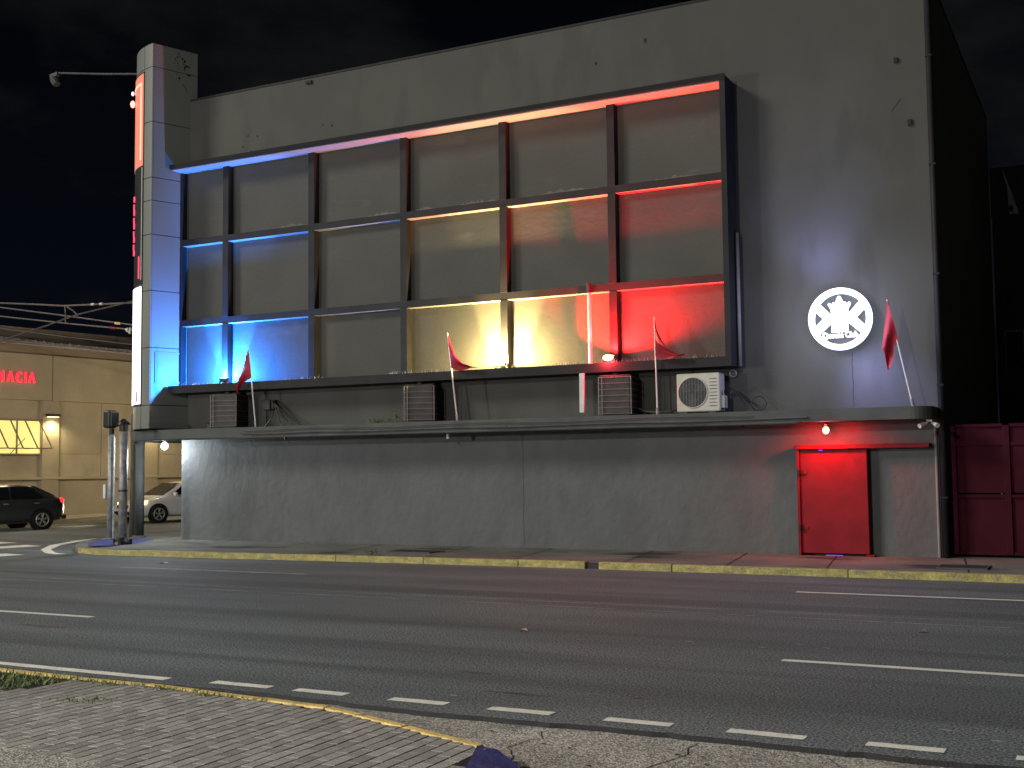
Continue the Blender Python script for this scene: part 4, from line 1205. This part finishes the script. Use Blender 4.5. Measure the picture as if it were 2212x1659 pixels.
# ================================================================== OVERHEAD CABLES
WR = dict(w1=[(-37.64, 8.19), (-36.63, 8.08), (-34.9, 7.91), (-33.33, 7.74), (-32.54, 7.71), (-30.13, 7.61), (-28.8, 7.58)], w2=[(-37.64, 8.08), (-36.62, 7.92), (-33.56, 7.43), (-30.07, 6.85), (-28.79, 6.64)], w3=[(-37.63, 7.75), (-36.61, 7.59), (-33.22, 7.11), (-30.07, 6.69), (-28.79, 6.53)], w4=[(-37.62, 7.3), (-36.6, 7.13), (-33.68, 6.69), (-30.5, 6.23), (-28.78, 5.99)], w5=[(-37.61, 6.97), (-36.59, 6.8), (-33.21, 6.3), (-30.06, 5.9), (-28.78, 5.73)], w6=[(-37.6, 6.74), (-36.59, 6.63), (-33.2, 6.22), (-30.06, 5.85), (-28.78, 5.7)], w7=[(-37.59, 6.46), (-36.09, 6.67), (-34.97, 6.88), (-33.93, 7.05), (-32.44, 7.34), (-30.13, 7.59), (-28.8, 7.71)])
LB = dict(w1=('topmost overhead cable left of the tower', .030, 'cablep'), w2=('second overhead cable from the top with orange marker', .026, 'cablep'), w3=('third overhead cable from the top with red marker', .026, 'cablep'), w4=('thin overhead wire across the pharmacy parapet', .012, 'cablep'),
          w5=('thick lashed overhead cable bundle before the pharmacy eave', .05, 'cable'), w6=('lowest pale overhead cable under the lashed bundle', .024, 'cablep'), w7=('dark overhead cable rising diagonally to the tower', .026, 'cable'))
def ext(p):
    (a, b), (c, d) = p[0], p[1]
    (e, f_), (h, i_) = p[-2], p[-1]
    return [(a - 14, b + (b - d) / (a - c) * -14)] + p + [(h + 5, i_ + (i_ - f_) / (h - e) * 5)]
for k_, p in WR.items():
    off = {'w1': 0, 'w2': .1, 'w3': .2, 'w4': .35, 'w5': .0, 'w6': -.06, 'w7': -.2}[k_]
    w_ = thing('overhead_cable', LB[k_][0], 'cable', (p[1][0], 30.0 + off, p[1][1]), group='overhead cables across the side street')
    MB().tube([(a, 30.0 + off, b) for a, b in ext(p)], LB[k_][1], 6).build('strand', M[LB[k_][2]], w_)
    if k_ == 'w5':
        m_ = MB()
        m_.tube([(a, 29.95, b - .05 + .03 * math.sin(a * 3)) for a, b in ext(p)], .02, 5)
        m_.tube([(-50 + i * .09, 29.95 + .05 * math.cos(i * 1.3), 6.97 + (5.73 - 6.97) * (-50 + i * .09 + 37.6) / 8.8 - .02 + .06 * math.sin(i * 1.3) + .015 * math.sin(i * .37)) for i in range(250)], .012, 5)
        m_.build('lashing', M['cablep'], w_)
    for (kk, xx, zz, mm) in (('w2', -30.8, 6.96, 'yellow2'), ('w3', -31.13, 6.83, 'flag')):
        if kk == k_:
            MB().tube([(xx - .13, 30 + off, zz + .015), (xx + .13, 30 + off, zz - .02)], .045, 8).build('marker', M[mm], w_)
    if k_ == 'w3':
        m_ = MB()
        for i in range(9):
            m_.ball((-30.42 + random.uniform(-.14, .14), 30 + off, 6.66 + random.uniform(-.1, .1)), .05, 6, 5)
        m_.build('insulator', M['pvc'], w_)
    if k_ == 'w1':
        MB().tube([(-33.28, 30, 7.74), (-33.3, 30.05, 7.45), (-33.34, 30.1, 7.14)], .022, 6).build('jumper', M['cablep'], w_)
        MB().tube([(-33.24, 30, 7.73), (-32.91, 30.05, 7.54), (-32.77, 30.08, 7.41), (-32.71, 30.1, 7.29)], .026, 6).build('jumper', M['cablep'], w_)
        for xx, zz in ((-31.9, 7.69), (-31.5, 7.675)):
            MB().tube([(xx - .08, 30, zz), (xx + .08, 30, zz)], .042, 8).build('splice', M['pvc'], w_)

# ================================================================== LITTER
for (xx, yy, w_, lab) in [(-6.06, 12.0, .07, 'white paper scrap lying in the middle of the road'), (-17.0, 17.9, .12, 'white paper scrap near the far kerb'), (-2.0, 13.6, .05, 'tiny pale scrap right of the road centre')]:
    m_ = MB()
    m_.add([(xx - w_, yy - .03, .006), (xx, yy - .04, .03), (xx + w_, yy + .01, .008), (xx + .02, yy + .05, .035), (xx - w_ * .6, yy + .04, .01)], [(0, 1, 3), (1, 2, 3), (0, 3, 4)])
    tag(m_.build('paper_scrap', M['paper'], solid=1), lab, 'litter', 'paper scraps on the road')
lf = MB()
for i in range(26):
    xx, yy = random.uniform(-4.6, -1.0), random.uniform(6.4, 7.7)
    if yy < kerb_y(xx) + .2: continue
    s_ = random.uniform(.012, .03); a = random.uniform(0, 6)
    lf.add([(xx + s_ * math.cos(a), yy + s_ * math.sin(a), -.027), (xx + s_ * .5 * math.cos(a + 1.5), yy + s_ * .5 * math.sin(a + 1.5), -.018), (xx - s_ * math.cos(a), yy - s_ * math.sin(a), -.026), (xx + s_ * .5 * math.cos(a - 1.5), yy + s_ * .5 * math.sin(a - 1.5), -.022)], [(0, 1, 2, 3)])
tag(lf.build('leaf_litter', mat('dry_leaf', (.06, .035, .02), .8), solid=1), 'small dry leaves scattered on the concrete gutter', 'leaf litter', kind='stuff')
